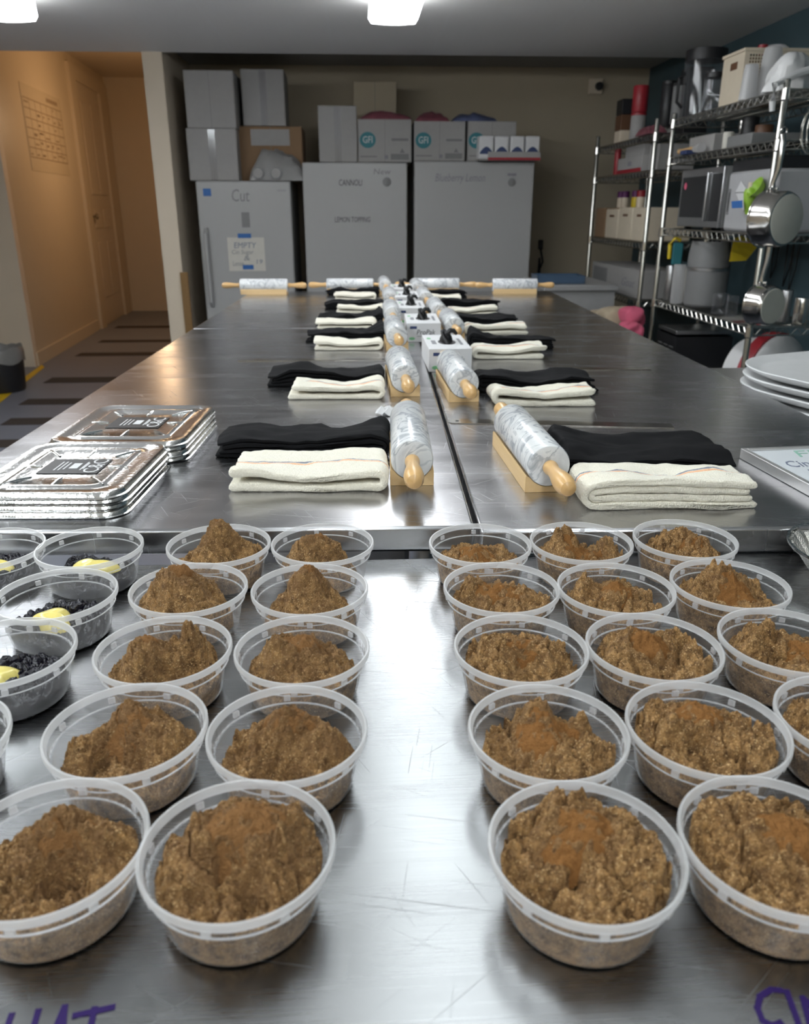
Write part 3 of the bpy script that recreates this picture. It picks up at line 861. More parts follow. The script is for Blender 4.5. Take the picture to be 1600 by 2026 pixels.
# px left, right, top, bottom of the rim; place words; base, bumps, hollows, footprint, cinnamon (x, y, size, height mm), left block?
ROWS = [
 ('A1', 329, 537, 1038, 1120, 'back row of the left block, second from the bare strip', 16, [(-.08, .10, 34, .50), (-.08, .1, 6, .22), (.25, .0, 20, .42), (.62, .15, 18, .24), (-.5, -.3, 8, .3)], [(.36, -.25, 8, .12)], FULL, (-.10, .10, .22, 2)),
 ('A2', 537, 739, 1038, 1116, 'back row of the left block, beside the bare strip', 4, [(-.14, .0, 44, .50), (.22, .05, 14, .28), (-.5, -.1, 16, .34)], [], (-.12, 0, .78, .86), (-.12, .02, .20, 3)),
 ('B1', 252, 495, 1113, 1222, 'fourth row of the left block, second from the bare strip', 4, [(-.16, .0, 62, .76)], [(-.15, -.62, 12, .08)], (-.13, .0, .80, .86), (-.10, .05, .26, 7)),
 ('B2', 499, 726, 1116, 1222, 'fourth row of the left block, beside the bare strip', 4, [(-.05, .05, 46, .58), (-.05, .08, 8, .28), (.0, -.1, 10, .7), (.62, -.15, 8, .15)], [], (.0, .0, .84, .80), (-.05, .08, .26, 3)),
 ('C1', 184, 463, 1220, 1360, 'third row of the left block, second from the bare strip', 12, [(-.2, .0, 42, .48), (.34, .25, 44, .26), (.5, -.1, 16, .3), (-.35, -.5, 12, .35)], [(.15, .1, 10, .12), (.42, -.12, 8, .1)], FULL, (-.2, .05, .26, 3)),
 ('C2', 464, 731, 1220, 1358, 'third row of the left block, beside the bare strip', 14, [(.0, .15, 34, .46), (-.45, -.1, 20, .35), (.5, -.1, 16, .3), (0, -.4, 10, .5)], [(.2, -.55, 8, .14)], FULL, (.0, .15, .34, 2)),
 ('D1', 82, 418, 1357, 1543, 'second row of the left block, second from the bare strip', 16, [(-.1, .30, 34, .36), (.45, .15, 24, .32), (-.6, .05, 14, .3), (.1, -.5, 8, .5)], [(-.32, -.02, 16, .20), (.15, -.12, 8, .14)], FULL, (.0, .2, .34, 1.5)),
 ('D2', 408, 729, 1357, 1557, 'second row of the left block, beside the bare strip', 18, [(.05, .25, 34, .40), (-.4, -.05, 18, .40), (.55, .0, 16, .3), (.35, -.4, 10, .3)], [(.12, -.42, 12, .12)], FULL, (.05, .22, .40, 2)),
 ('E1', -98, 289, 1543, 1830, 'front row of the left block, second from the bare strip', 18, [(.0, .36, 34, .34), (.55, .25, 22, .32), (-.4, -.1, 14, .4), (.1, -.55, 10, .4)], [(.10, .0, 16, .20), (.0, -.25, 8, .18)], FULL, (.05, .3, .36, 1.5)),
 ('E2', 270, 671, 1548, 1833, 'front row of the left block, beside the bare strip', 28, [(.0, .25, 29, .52), (.35, -.15, 14, .3), (-.45, 0, 10, .35), (.55, .3, 12, .25)], [(-.15, -.20, 11, .09), (.18, -.42, 14, .10), (-.35, -.45, 6, .12)], FULL, (.08, .18, .46, 2)),
 ('R11', 849, 1050, 1038, 1118, 'back row of the right block, beside the bare strip', 24, [(-.1, .0, 14, .6)], [(.05, -.35, 8, .12)], FULL, (-.05, .0, .42, 2)),
 ('R12', 1047, 1252, 1033, 1115, 'back row of the right block, second from the bare strip', 22, [(-.25, .25, 26, .36), (.5, .15, 20, .22), (0, -.1, 8, .6)], [(.15, .2, 8, .15)], FULL, (.0, -.05, .42, 2)),
 ('R13', 1248, 1461, 1027, 1110, 'back row of the right block, third from the bare strip', 24, [(.0, .05, 14, .55), (-.4, .2, 10, .25), (.3, .2, 8, .3)], [], FULL, (.25, .1, .26, 1)),
 ('R21', 878, 1105, 1113, 1219, 'fourth row of the right block, beside the bare strip', 25, [(.0, .1, 13, .6), (-.5, .3, 10, .25)], [(-.55, -.2, 8, .2)], FULL, (.0, .1, .46, 2.5)),
 ('R22', 1101, 1335, 1115, 1218, 'fourth row of the right block, second from the bare strip', 26, [(-.35, .35, 12, .2), (-.05, .35, 10, .2), (.1, -.1, 10, .6)], [(-.2, .2, 6, .12)], FULL, (.05, .05, .34, 5)),
 ('R23', 1321, 1565, 1108, 1208, 'fourth row of the right block, third from the bare strip', 26, [(-.1, .35, 20, .35), (.2, .1, 10, .5), (-.5, .0, 8, .3)], [(-.1, -.35, 10, .14)], FULL, (.12, .0, .40, 5)),
 ('R31', 896, 1164, 1218, 1355, 'third row of the right block, beside the bare strip', 22, [(.0, .15, 22, .5), (-.4, .0, 10, .3), (.45, -.2, 10, .3)], [(.1, -.15, 6, .15)], FULL, (.0, .1, .36, 2)),
 ('R32', 1155, 1431, 1215, 1352, 'third row of the right block, second from the bare strip', 28, [(.0, .15, 13, .6), (-.3, .3, 8, .25)], [(.3, -.3, 5, .1)], FULL, (.0, .1, .40, 6)),
 ('R33', 1413, 1702, 1206, 1336, 'third row of the right block, third from the bare strip', 28, [(-.22, .35, 28, .30), (.3, .0, 8, .5), (-.55, .0, 8, .25)], [(-.2, -.05, 8, .12)], FULL, (.35, -.05, .44, 5)),
 ('R41', 925, 1242, 1355, 1554, 'second row of the right block, beside the bare strip', 25, [(-.05, .40, 24, .30), (.0, -.1, 10, .5), (.5, .25, 16, .18), (.45, -.3, 10, .3)], [(-.45, -.45, 9, .14), (.3, .05, 7, .14)], FULL, (-.05, .1, .46, 3)),
 ('R42', 1231, 1565, 1352, 1541, 'second row of the right block, second from the bare strip', 28, [(.0, .30, 23, .5), (.2, -.4, 12, .35), (-.5, .0, 10, .3)], [(-.2, -.15, 8, .12)], FULL, (.05, .28, .42, 3)),
 ('R43', 1523, 1872, 1336, 1530, 'second row of the right block, third from the bare strip', 28, [(-.3, .2, 12, .4), (.2, .1, 10, .5)], [], FULL, (.2, .1, .40, 3)),
 ('R51', 957, 1360, 1550, 1836, 'front row of the right block, beside the bare strip', 30, [(-.1, .35, 20, .42), (.35, -.1, 12, .42), (-.4, -.2, 6, .3)], [(-.12, -.22, 9, .12), (.30, -.62, 12, .12), (-.5, -.42, 10, .14)], FULL, (-.02, .12, .40, 3.5)),
 ('R52', 1333, 1748, 1537, 1825, 'front row of the right block, second from the bare strip', 28, [(-.15, .35, 13, .5), (.2, .1, 8, .5)], [(-.25, -.2, 8, .12), (.0, -.35, 7, .12)], FULL, (.25, .15, .42, 5)),
]
ZR = ZF + .046
tub0 = None
def tub_at(xl, xr, yt, yb, label):
    global tub0
    x = (xl + xr) / 2
    a = P(x, yt, ZR); b = P(x, yb, ZR)
    loc = ((a.x + b.x) / 2, (a.y + b.y) / 2, ZF + .0003)
    if tub0 is None:
        tub0 = make_tub(loc, label); return loc, tub0
    return loc, dup(tub0, loc, random.Random(int(xl * 7 + yt)).random() * 6.28, label)
for k, (nm, xl, xr, yt, yb, where, base, bumps, hol, foot, cin) in enumerate(ROWS):
    left = nm[0] != 'R'
    loc, t = tub_at(xl, xr, yt, yb, 'clear tub with brown sugar, ' + where)
    near = (xr - xl) > 300
    res = (170, 460) if (xr - xl) > 360 else ((130, 340) if near else (90, 220))
    lump = 1.0 if left else 1.05
    if nm in ('A2', 'B1', 'B2', 'R11'): lump = .72
    ci = (cin[0], cin[1], cin[2] * (2.1 if left else 1.25))
    me, xs, ys, zs = heap('brown_sugar', 11 + k * 7, res, base, bumps, lump, foot, left, hol, cin=ci)
    s = tag(link('brown_sugar', me, None, loc), ('tall' if left else 'flatter') + ' brown sugar mound in the tub in the ' + where, 'brown sugar', 'mounds of brown sugar in tubs', 'stuff')
    pm = powder(5 + k * 3, xs, ys, zs, (cin[0], cin[1], cin[2]), cin[3] * .001, (40, 90) if near else (24, 60))
    pm.materials.append(M_['cinnamon_dull'] if left else M_['cinnamon'])
    c = link('cinnamon_powder', pm, s)

# ------------------------------------------------------------------ blueberry tubs
BER = [(-125, 85, 1044, 1130, 'back left corner, cut by the photo edge', (-.1, .1)), (70, 285, 1042, 1128, 'back row, complete and nearest the sugar tubs', (.0, .0)),
       (-8, 230, 1125, 1233, 'second row from the back at the left edge', (-.1, -.1)), (-126, 146, 1222, 1366, 'third row from the back at the left edge', (-.2, -.1)), (-318, 11, 1385, 1560, 'lowest at the left photo edge, only a sliver of rim', (0, 0))]
for k, (xl, xr, yt, yb, where, cc) in enumerate(BER):
    loc, t = tub_at(xl, xr, yt, yb, 'clear tub with blueberry filling, ' + where)
    me, xs, ys, zs = heap('blueberry_filling', 301 + k * 5, (90, 200), 11, [(-.3, .1, 8, .45), (.3, .0, 8, .4)], .75, (-.02, .0, .86, .84), True, [], cin=(0, 0, .01), m=M_['berry'])
    tag(link('blueberry_filling', me, None, loc), 'dark glossy blueberry filling in the tub ' + where, 'blueberry filling', 'blueberry fillings in tubs', 'stuff')
    # soft blob of curd
    n = 48; nu = 14; vs = []; fs = []
    rng = random.Random(k + 3); ph = [rng.random() * 6.28 for _ in range(3)]
    cx, cy = cc[0] * TR_O, cc[1] * TR_O
    zc = .0205
    for i in range(nu):
        u = i / (nu - 1)
        for j in range(n):
            a = 2 * PI * j / n
            r = .023 * u * (1 + .22 * math.sin(2 * a + ph[0]) + .14 * math.sin(3 * a + ph[1]))
            z = zc + .0085 * math.sqrt(max(0, 1 - u * u)) * (1 + .25 * math.sin(2.5 * a + ph[2]) * u) - .005 * u ** 4
            vs.append((cx + r * math.cos(a), cy + .75 * r * math.sin(a), z))
    for i in range(nu - 1):
        for j in range(n):
            fs.append((i * n + j, i * n + (j + 1) % n, (i + 1) * n + (j + 1) % n, (i + 1) * n + j))
    solo('lemon_curd', MB().add(vs, fs), M_['curd'], 'yellow lemon curd blob on the blueberry filling, tub ' + where, 'lemon curd', loc, 0, 'lemon curd blobs', kind='stuff', ang=80)

# ================================================================== towels and aprons
def folded(name, label, cat, group, m, xl, xr, yf, yb, H, fold, layers, seed, amp, dense, stripe=None, peak=0.0, sag=0.0, rot=0.0, flop=0.0):
    """A cloth folded back on itself: nested U shaped sheets seen in section, run front to back."""
    Lx = xr - xl; Wy = yb - yf
    cx, cy = (xl + xr) / 2, (yf + yb) / 2
    t = H / (2 * layers) * (.96 if layers > 1 else .78)
    V = []; Fs = []; S = []
    ny = dense; rng = random.Random(seed)
    for l in range(layers):
        r_out = H / 2 - l * t * 1.02
        r_mid = r_out - t / 2
        x_arc = r_out + l * t * 1.02 + .001
        ends = [Lx - rng.random() * .012 - (.006 * l), Lx - rng.random() * .012 - (.006 * l)]
        path = []
        nb = max(10, dense // 2)
        for i in range(nb):
            path.append((ends[0] + (x_arc - ends[0]) * i / nb, H / 2 - r_mid, 0))
        na = 9
        for i in range(na + 1):
            a = -PI / 2 - PI * i / na
            path.append((x_arc + r_mid * math.cos(a), H / 2 + r_mid * math.sin(a), 1))
        for i in range(1, nb + 1):
            path.append((x_arc + (ends[1] - x_arc) * i / nb, H / 2 + r_mid, 2))
        pts = np.array([(p[0], p[1]) for p in path])
        tg = np.gradient(pts, axis=0); tg /= np.linalg.norm(tg, axis=1)[:, None] + 1e-9
        nrm = np.stack([-tg[:, 1], tg[:, 0]], 1)
        hw = t / 2 * .97
        ring = list(pts + nrm * hw)
        for k in range(1, 5):
            a = PI * k / 5; ring.append(pts[-1] + nrm[-1] * hw * math.cos(a) + tg[-1] * hw * math.sin(a))
        ring += list((pts - nrm * hw)[::-1])
        for k in range(1, 5):
            a = PI * k / 5; ring.append(pts[0] - nrm[0] * hw * math.cos(a) - tg[0] * hw * math.sin(a))
        ring = np.array(ring); n = len(ring)
        base = len(V)
        ys0 = rng.random() * .008; ys1 = rng.random() * .008
        for j in range(ny + 1):
            v = j / ny
            e = min(v, 1 - v) * ny
            sh = 1.0 if e >= 1 else .62
            for q in ring:
                x = q[0]; z = q[1]
                if sh < 1:   # rounded front and back edges
                    c = np.argmin((pts[:, 0] - x) ** 2 + (pts[:, 1] - z) ** 2)
                    x = pts[c, 0] + (x - pts[c, 0]) * sh; z = pts[c, 1] + (z - pts[c, 1]) * sh
                y = ys0 + (Wy - ys0 - ys1) * v
                V.append((x, y, z))
        for j in range(ny):
            for k in range(n):
                k2 = (k + 1) % n
                Fs.append((base + j * n + k, base + j * n + k2, base + (j + 1) * n + k2, base + (j + 1) * n + k))
        Fs.append(tuple(base + k for k in range(n - 1, -1, -1)))
        Fs.append(tuple(base + ny * n + k for k in range(n)))
    V = np.array(V)
    u = V[:, 0] / Lx; v = V[:, 1] / Wy; hz = V[:, 2] / H
    p = np.stack([V[:, 0] * 16, V[:, 1] * 20, np.full(len(V), seed * 2.3)], 1)
    und = fbm(p, seed, 3)
    V[:, 2] *= 1 + amp * und * .9 - sag * np.exp(-((u - .45) / .28) ** 2) + peak * np.exp(-((u - .06) / .10) ** 2) * (.3 + .7 * v)
    V[:, 2] *= 1 - flop * np.clip((u - .8) / .2, 0, 1)
    q3 = np.stack([V[:, 0] * 22, np.full(len(V), seed * 1.1), V[:, 2] * 40], 1)
    V[:, 1] += amp * .018 * vnoise(q3, seed + 4) * (1 - v * .3)
    V[:, 0] += amp * .014 * vnoise(np.stack([V[:, 1] * 24, V[:, 2] * 60, np.full(len(V), seed * .7)], 1), seed + 9)
    if cat == 'towel':
        V += .0007 * np.stack([vnoise(V * 700, seed + k) for k in range(3)], 1)
    V[:, 2] = np.maximum(V[:, 2], 0) + .0005
    if fold == 'right':
        V[:, 0] = Lx - V[:, 0]
    V[:, 0] -= Lx / 2; V[:, 1] -= Wy / 2
    mb = MB(); mb.add(V, Fs)
    o = solo(name, mb, m, label, cat, (cx, cy, ZB), rot, group, ang=60)
    if cat == 'towel':
        if stripe is None: stripe = 9.0
        a = o.data.attributes.new('stripe', 'FLOAT', 'POINT')
        outer = V[:, 1] + Wy / 2 - stripe * Wy
        top = np.where((V[:, 2] > H * .45) & (stripe < 2), -outer, -1.0)
        a.data.foreach_set('value', top)
    return o

def cloth_px(xl, xr, yf, yb, H):
    a = P((xl + xr) / 2, yf, ZB); b = P((xl + xr) / 2, yb, ZB + H)
    m_ = (yf + yb) / 2
    l = P(xl, yf, ZB); r = P(xr, yf, ZB)
    l2 = P(xl, yb, ZB + H); r2 = P(xr, yb, ZB + H)
    return [l.x, r.x, a.y, b.y]

LAB = ['nearest', 'second nearest', 'third nearest', 'fourth nearest', 'fifth nearest', 'farthest']
TL = [(462, 772, 976, 885, .030), (572, 764, 793, 742, .030), (624, 760, 694, 663, .030), (625, 745, 652, 626, .030), (667, 762, 621, 601, .028), (660, 745, 594, 575, .028)]
AL = [(426, 776, 907, 836, .030), (530, 764, 765, 718, .032), (606, 767, 678, 651, .034), (624, 762, 644, 620, .034), (641, 764, 613, 598, .03), (646, 752, 585, 571, .028)]
TRt = [(1146, 1500, 1010, 914, .040), (973, 1180, 806, 760, .036), (934, 1078, 712, 680, .036), (918, 1043, 664, 636, .034), (884, 989, 626, 606, .030), (838, 917, 598, 580, .026)]
AR = [(1113, 1470, 945, 849, .030), (941, 1183, 777, 728, .032), (924, 1102, 691, 661, .032), (901, 1030, 645, 628, .032), (871, 990, 610, 597, .03), (832, 925, 590, 573, .028)]
for side, TT, AA in (('left', TL, AL), ('right', TRt, AR)):
    for k in range(6):
        t = TT[k]; q = cloth_px(*t)
        nm = LAB[k]
        left = side == 'left'
        if q[3] - q[2] < .07: q[3] = q[2] + .09
        folded('towel', f'{nm} folded cream towel in the {side} row on the steel table', 'towel', 'folded cream towels', M_['terry'], q[0], q[1], q[2], q[3], t[4], 'right' if left else 'left', 2 if (k == 0 and not left) else 1,
               31 + k * 5 + (0 if left else 100), .22, 56 if k == 0 else (34 if k == 1 else 22), .52 if k < 2 or not left else None, sag=.26 if k else .12, rot=TR if left else (-.03 if k == 0 else TR))
        a = AA[k]; p = cloth_px(*a)
        p[2] = max(p[2], q[3] + .004)
        if p[3] - p[2] < .06: p[3] = p[2] + .09
        folded('apron', f'{nm} folded black apron behind a towel in the {side} row', 'apron', 'folded black aprons', M_['black_cloth'], p[0], p[1], p[2], p[3], a[4], 'right' if left else 'left', 2,
               61 + k * 5 + (0 if left else 100), .30, 30, None, peak=(.9 if k in (2, 3) and left else .8 if k == 2 else .45 if k == 0 else .15), sag=.1, rot=TR if left else (-.05 if k == 0 else TR), flop=.25)

# crumpled tissue behind the nearest left rolling pin
mb = MB(); rnd = random.Random(8)
pc = P(764, 820, ZB)
for k in range(7):
    a = rnd.random() * 6.28; r = .008 + .012 * rnd.random(); x, y = r * math.cos(a), r * .7 * math.sin(a)
    pts = [(x + .012 * (1 + .3 * rnd.random()) * math.cos(b), y + .009 * math.sin(b)) for b in np.linspace(0, 2 * PI, 9)[:-1]]
    n0 = len(mb.v)
    mb.add([(px, py, .001 + .008 * rnd.random()) for px, py in pts] + [(x, y, .012 + .006 * rnd.random())], [(i, (i + 1) % 8, 8) for i in range(8)])
    mb.f.append(tuple(n0 + i for i in range(7, -1, -1)))
solo('crumpled_tissue', mb, M_['white_card'], 'small crumpled white tissue behind the nearest left rolling pin', 'tissue', (pc.x, pc.y, ZB), 0)

# ================================================================== rolling pins
BL, BR = .250, .030
def make_pin(loc, rot, label, group):
    t = thing('rolling_pin', label, 'rolling pin', loc, rot, group)
    Mx = Matrix.Rotation(-PI / 2, 4, 'X')      # local Z -> +Y
    prof = [(0, -BL / 2), (BR - .005, -BL / 2), (BR - .0015, -BL / 2 + .0015), (BR, -BL / 2 + .005), (BR, BL / 2 - .005), (BR - .0015, BL / 2 - .0015), (BR - .005, BL / 2), (0, BL / 2)]
    part('barrel', MB().lathe(prof, 48, Mx), M_['marble'], t)
    hp = [(0, 0), (.0085, 0), (.0105, .004), (.0105, .010), (.0088, .018), (.0095, .034), (.0125, .056), (.0138, .072), (.0128, .086), (.0098, .094), (.005, .097), (0, .098)]
    for s in (-1, 1):
        part('handle', MB().lathe(hp, 24, Matrix.Translation((0, s * BL / 2, 0)) @ Matrix.Rotation(-s * PI / 2, 4, 'X')), M_['handle_wood'], t)
    return t
def make_stand(loc, rot, label, group):
    # a board with a shallow groove that cradles the barrel
    n = 12; top = []
    for i in range(n + 1):
        x = .030 - .060 * i / n
        top.append((x, min(.024, .030 + .0085 - math.sqrt(max(0, BR ** 2 - x * x)) - .0006)))
    pts = [(-.031, 0), (.031, 0), (.031, .022)] + top + [(-.031, .022)]
    mb = MB().prism(pts, -.120, .120, Matrix(((1, 0, 0, 0), (0, 0, 1, 0), (0, 1, 0, 0), (0, 0, 0, 1))))
    return solo('rolling_pin_stand', mb, M_['stand_wood'], label, 'stand', loc, rot, group, ang=30)
pin0 = None; st0 = None
def place_pin(near, far, lab, length=.25, cross=False):
    global pin0, st0
    a = P(near[0], near[1], ZB); b = P(far[0], far[1], ZB)
    d = (b - a); d.z = 0; d.normalize()
    c = a + d * length / 2 if not cross else (a + b) / 2
    rot = -math.atan2(d.x, d.y)
    lp = (c.x, c.y, ZB + .0305 + .0085); ls = (c.x, c.y, ZB + .0003)
    l1 = 'marble rolling pin, ' + lab; l2 = 'wooden stand under the rolling pin, ' + lab
    if pin0 is None:
        pin0 = make_pin(lp, rot, l1, 'marble rolling pins'); st0 = make_stand(ls, rot, l2, 'wooden rolling pin stands')
        return pin0, st0
    p = dup(pin0, lp, rot, l1)
    s = st0.copy(); COL.objects.link(s); s.location = ls; s.rotation_euler = (0, 0, rot); s['label'] = l2
    return p, s
PINL = [((815, 963), (806, 868)), ((802, 786), (783, 728)), ((786, 694), (775, 664)), ((777, 648), (772, 630)), ((774, 613), (770, 601)), ((763, 584), (760, 577))]
PINR = [((1083, 976), (1010, 880)), ((918, 797), (884, 744)), ((899, 674), (884, 650)), ((869, 642), (857, 624)), ((843, 613), (835, 600)), ((828, 590), (822, 581))]
for k in range(6):
    place_pin(*PINL[k], LAB[k] + ' in the row left of the table seam')
for k in range(6):
    place_pin(*PINR[k], LAB[k] + ' in the row right of the table seam')
CP = [((479, 580), (572, 580), 'lying crosswise at the far left corner'), ((648, 577), (738, 577), 'lying crosswise behind the farthest left towel'), ((814, 576), (903, 576), 'lying crosswise behind the farthest right towel'), ((973, 581), (1061, 581), 'lying crosswise at the far right corner')]
for a, b, lb in CP:
    p, s = place_pin(a, b, lb, cross=True)
    k = (P(b[0], b[1], ZB) - P(a[0], a[1], ZB)).length / .25
    p.scale = (1, k, 1); s.scale = (1, k, 1)
    y = min(p.location.y, 3.86)
    p.location.y = y; s.location.y = y

# ================================================================== glove boxes
gb0 = None
def glove_box(xl, xr, yb, label, deep=.235, rot=TR):
    global gb0
    a = P(xl, yb, ZB); b = P(xr, yb, ZB)
    w = b.x - a.x
    loc = ((a.x + b.x) / 2, a.y, ZB + .0003)
    W, H, D = .112, .055, .23
    if gb0 is None:
        t = thing('glove_box', label, 'glove box', loc, rot, 'boxes of black gloves')
        part('carton', MB().box(-W / 2, W / 2, 0, D, 0, H), M_['white_card'], t, bevel=.001)
        F1 = face_frame(0, -.0002, 0)
        part('front_label', MB().box(-W * .40, -W * .20, .038, .046, 0, .0004, F1), M_['navy'], t)
        part('green_mark', MB().prism([(-W * .34 + .010 * math.cos(x), .010 + .0045 * math.sin(x)) for x in np.linspace(0, 2 * PI, 13)[:-1]], 0, .0004, F1), M_['green'], t)
        part('front_lettering', text_mb('ProPak', .021, F1 @ Matrix.Translation((.006, .028, 0)), .0005, .2), M_['ink'], t, smooth=False)
        part('small_print', MB().box(-.022, .022, .016, .0175, 0, .0004, F1), M_['faint_ink'], t)
        T1 = Matrix.Translation((0, 0, H + .0001))
        mb = MB(); mb.box(-.040, -.028, .075, .13, 0, .0004, T1); mb.box(.034, .042, .06, .16, 0, .0004, T1)
        part('top_print', mb.__class__().box(-.040, -.028, .075, .13, 0, .0004, T1), M_['grey_ink'], t)
        part('top_print', MB().box(.034, .042, .06, .16, 0, .0004, T1), M_['grey_ink'], t)
        part('top_mark', MB().prism([(-.042 + .006 * math.cos(x), .165 + .014 * math.sin(x)) for x in np.linspace(0, 2 * PI, 13)[:-1]], 0, .0004, T1), M_['green'], t)
        part('dispenser_slot', MB().prism([(.002 + .024 * math.cos(x), .105 + .042 * math.sin(x)) for x in np.linspace(0, 2 * PI, 25)[:-1]], 0, .0005, T1), M_['black_glove'], t)
        # a glove pulled half out of the slot: a soft crumpled tongue with two fingers
        n = 20; nu = 9; vs = []; fs = []
        for i in range(nu):
            u = i / (nu - 1)
            for j in range(n):
                a_ = 2 * PI * j / n
                r = (.022 * (1 - .5 * u)) * (1 + .35 * math.sin(3 * a_ + 4 * u)) * (1 if u < .95 else .4)
                vs.append((.001 + r * .7 * math.cos(a_) - .006 * u, .105 + r * 1.3 * math.sin(a_) + .010 * u, H + .0005 + .026 * u ** .8 + .005 * math.sin(2 * a_ + 1) * u))
        for i in range(nu - 1):
            for j in range(n):
                fs.append((i * n + j, i * n + (j + 1) % n, (i + 1) * n + (j + 1) % n, (i + 1) * n + j))
        fs.append(tuple((nu - 1) * n + j for j in range(n)))
        gl = part('black_glove', MB().add(vs, fs), M_['black_glove'], t, ang=80)
        part('glove_finger', MB().tube([(.0, .100, H + .020), (.010, .098, H + .030), (.020, .100, H + .029), (.028, .104, H + .020)], [.007, .0065, .006, .004], 8), M_['black_glove'], gl)
        gb0 = t
    else:
        t = dup(gb0, loc, rot, label)
    t.scale = (w / W, 1, 1)
    return t
glove_box(848, 933, 736, 'nearest white glove box, black glove standing out of its slot', rot=.0)
glove_box(804, 872, 677, 'second nearest white glove box between the rolling pin rows')
glove_box(786, 842, 642, 'third nearest white glove box between the rolling pin rows')
glove_box(782, 829, 617, 'fourth nearest white glove box between the rolling pin rows')
glove_box(773, 818, 598, 'farthest white glove box between the rolling pin rows')

# ================================================================== steel rulers
def ruler(a, b, wpx, label):
    A = P(*a, ZB); B = P(*b, ZB)
    d = B - A; L = d.length; rot = math.atan2(d.y, d.x)
    mb = MB().box(.012, L, -wpx, wpx, .0004, .0018)
    n = 16
    pts = [(.012 + wpx * math.cos(x), wpx * math.sin(x)) for x in np.linspace(PI / 2, 3 * PI / 2, 9)]
    mb = MB().prism([(L, -wpx), (L, wpx)] + pts, .0004, .0018)
    t = thing('steel_ruler', label, 'ruler', (A.x, A.y, ZB), rot, 'steel rulers on the long tables')
    part('blade', mb, M_['pan_steel'], t)
    part('hang_hole', MB().lathe([(.0035, .0018), (.0035, .0022), (0, .0022)], 14, Matrix.Translation((.016, 0, 0))), M_['ink'], t)
ruler((887, 834), (1330, 844), .016, 'long steel ruler behind the nearest right apron, hole at its left end')
ruler((770, 712), (472, 713), .014, 'steel ruler behind the second left apron')
ruler((1120, 731), (1284, 730), .013, 'steel ruler sticking out behind the second right apron')

# ================================================================== foil pans
def rrect(hx, hy, r, n=8):
    pts = []
    for cx, cy, a0 in ((hx - r, hy - r, 0), (-hx + r, hy - r, PI / 2), (-hx + r, -hy + r, PI), (hx - r, -hy + r, 3 * PI / 2)):
        for i in range(n + 1):
            a = a0 + PI / 2 * i / n
            pts.append((cx + r * math.cos(a), cy + r * math.sin(a)))
    return pts
def pan_mesh(hx, hy, H, first):
    """Shallow upturned foil pan: raised panel with ribs, beaded shoulder and a skirt with a rolled lip."""
    mb = MB()
    loops = [(hx, hy, .032, .0), (hx + .002, hy + .002, .033, .0012), (hx, hy, .032, .0025), (hx - .0015, hy - .0015, .031, H - .002), (hx - .003, hy - .003, .030, H), (hx - .014, hy - .014, .027, H), (hx - .018, hy - .018, .025, H - .002), (hx - .030, hy - .030, .020, H - .0025), (hx - .033, hy - .033, .018, H - .0008), (hx - .040, hy - .040, .015, H - .0008), (hx - .043, hy - .043, .013, H - .0022), (hx - .075, hy - .075, .006, H - .0022)]
    rings = []
    for a, b, r, z in loops:
        pts = rrect(max(a, .012), max(b, .012), max(.004, r), 10)
        rings.append([(x, y, z) for x, y in pts])
    n = len(rings[0])
    for rg in rings: mb.v += rg
    for i in range(len(rings) - 1):
        for k in range(n):
            mb.f.append((i * n + k, i * n + (k + 1) % n, (i + 1) * n + (k + 1) % n, (i + 1) * n + k))
    mb.f.append(tuple((len(rings) - 1) * n + k for k in range(n)))
    return mb
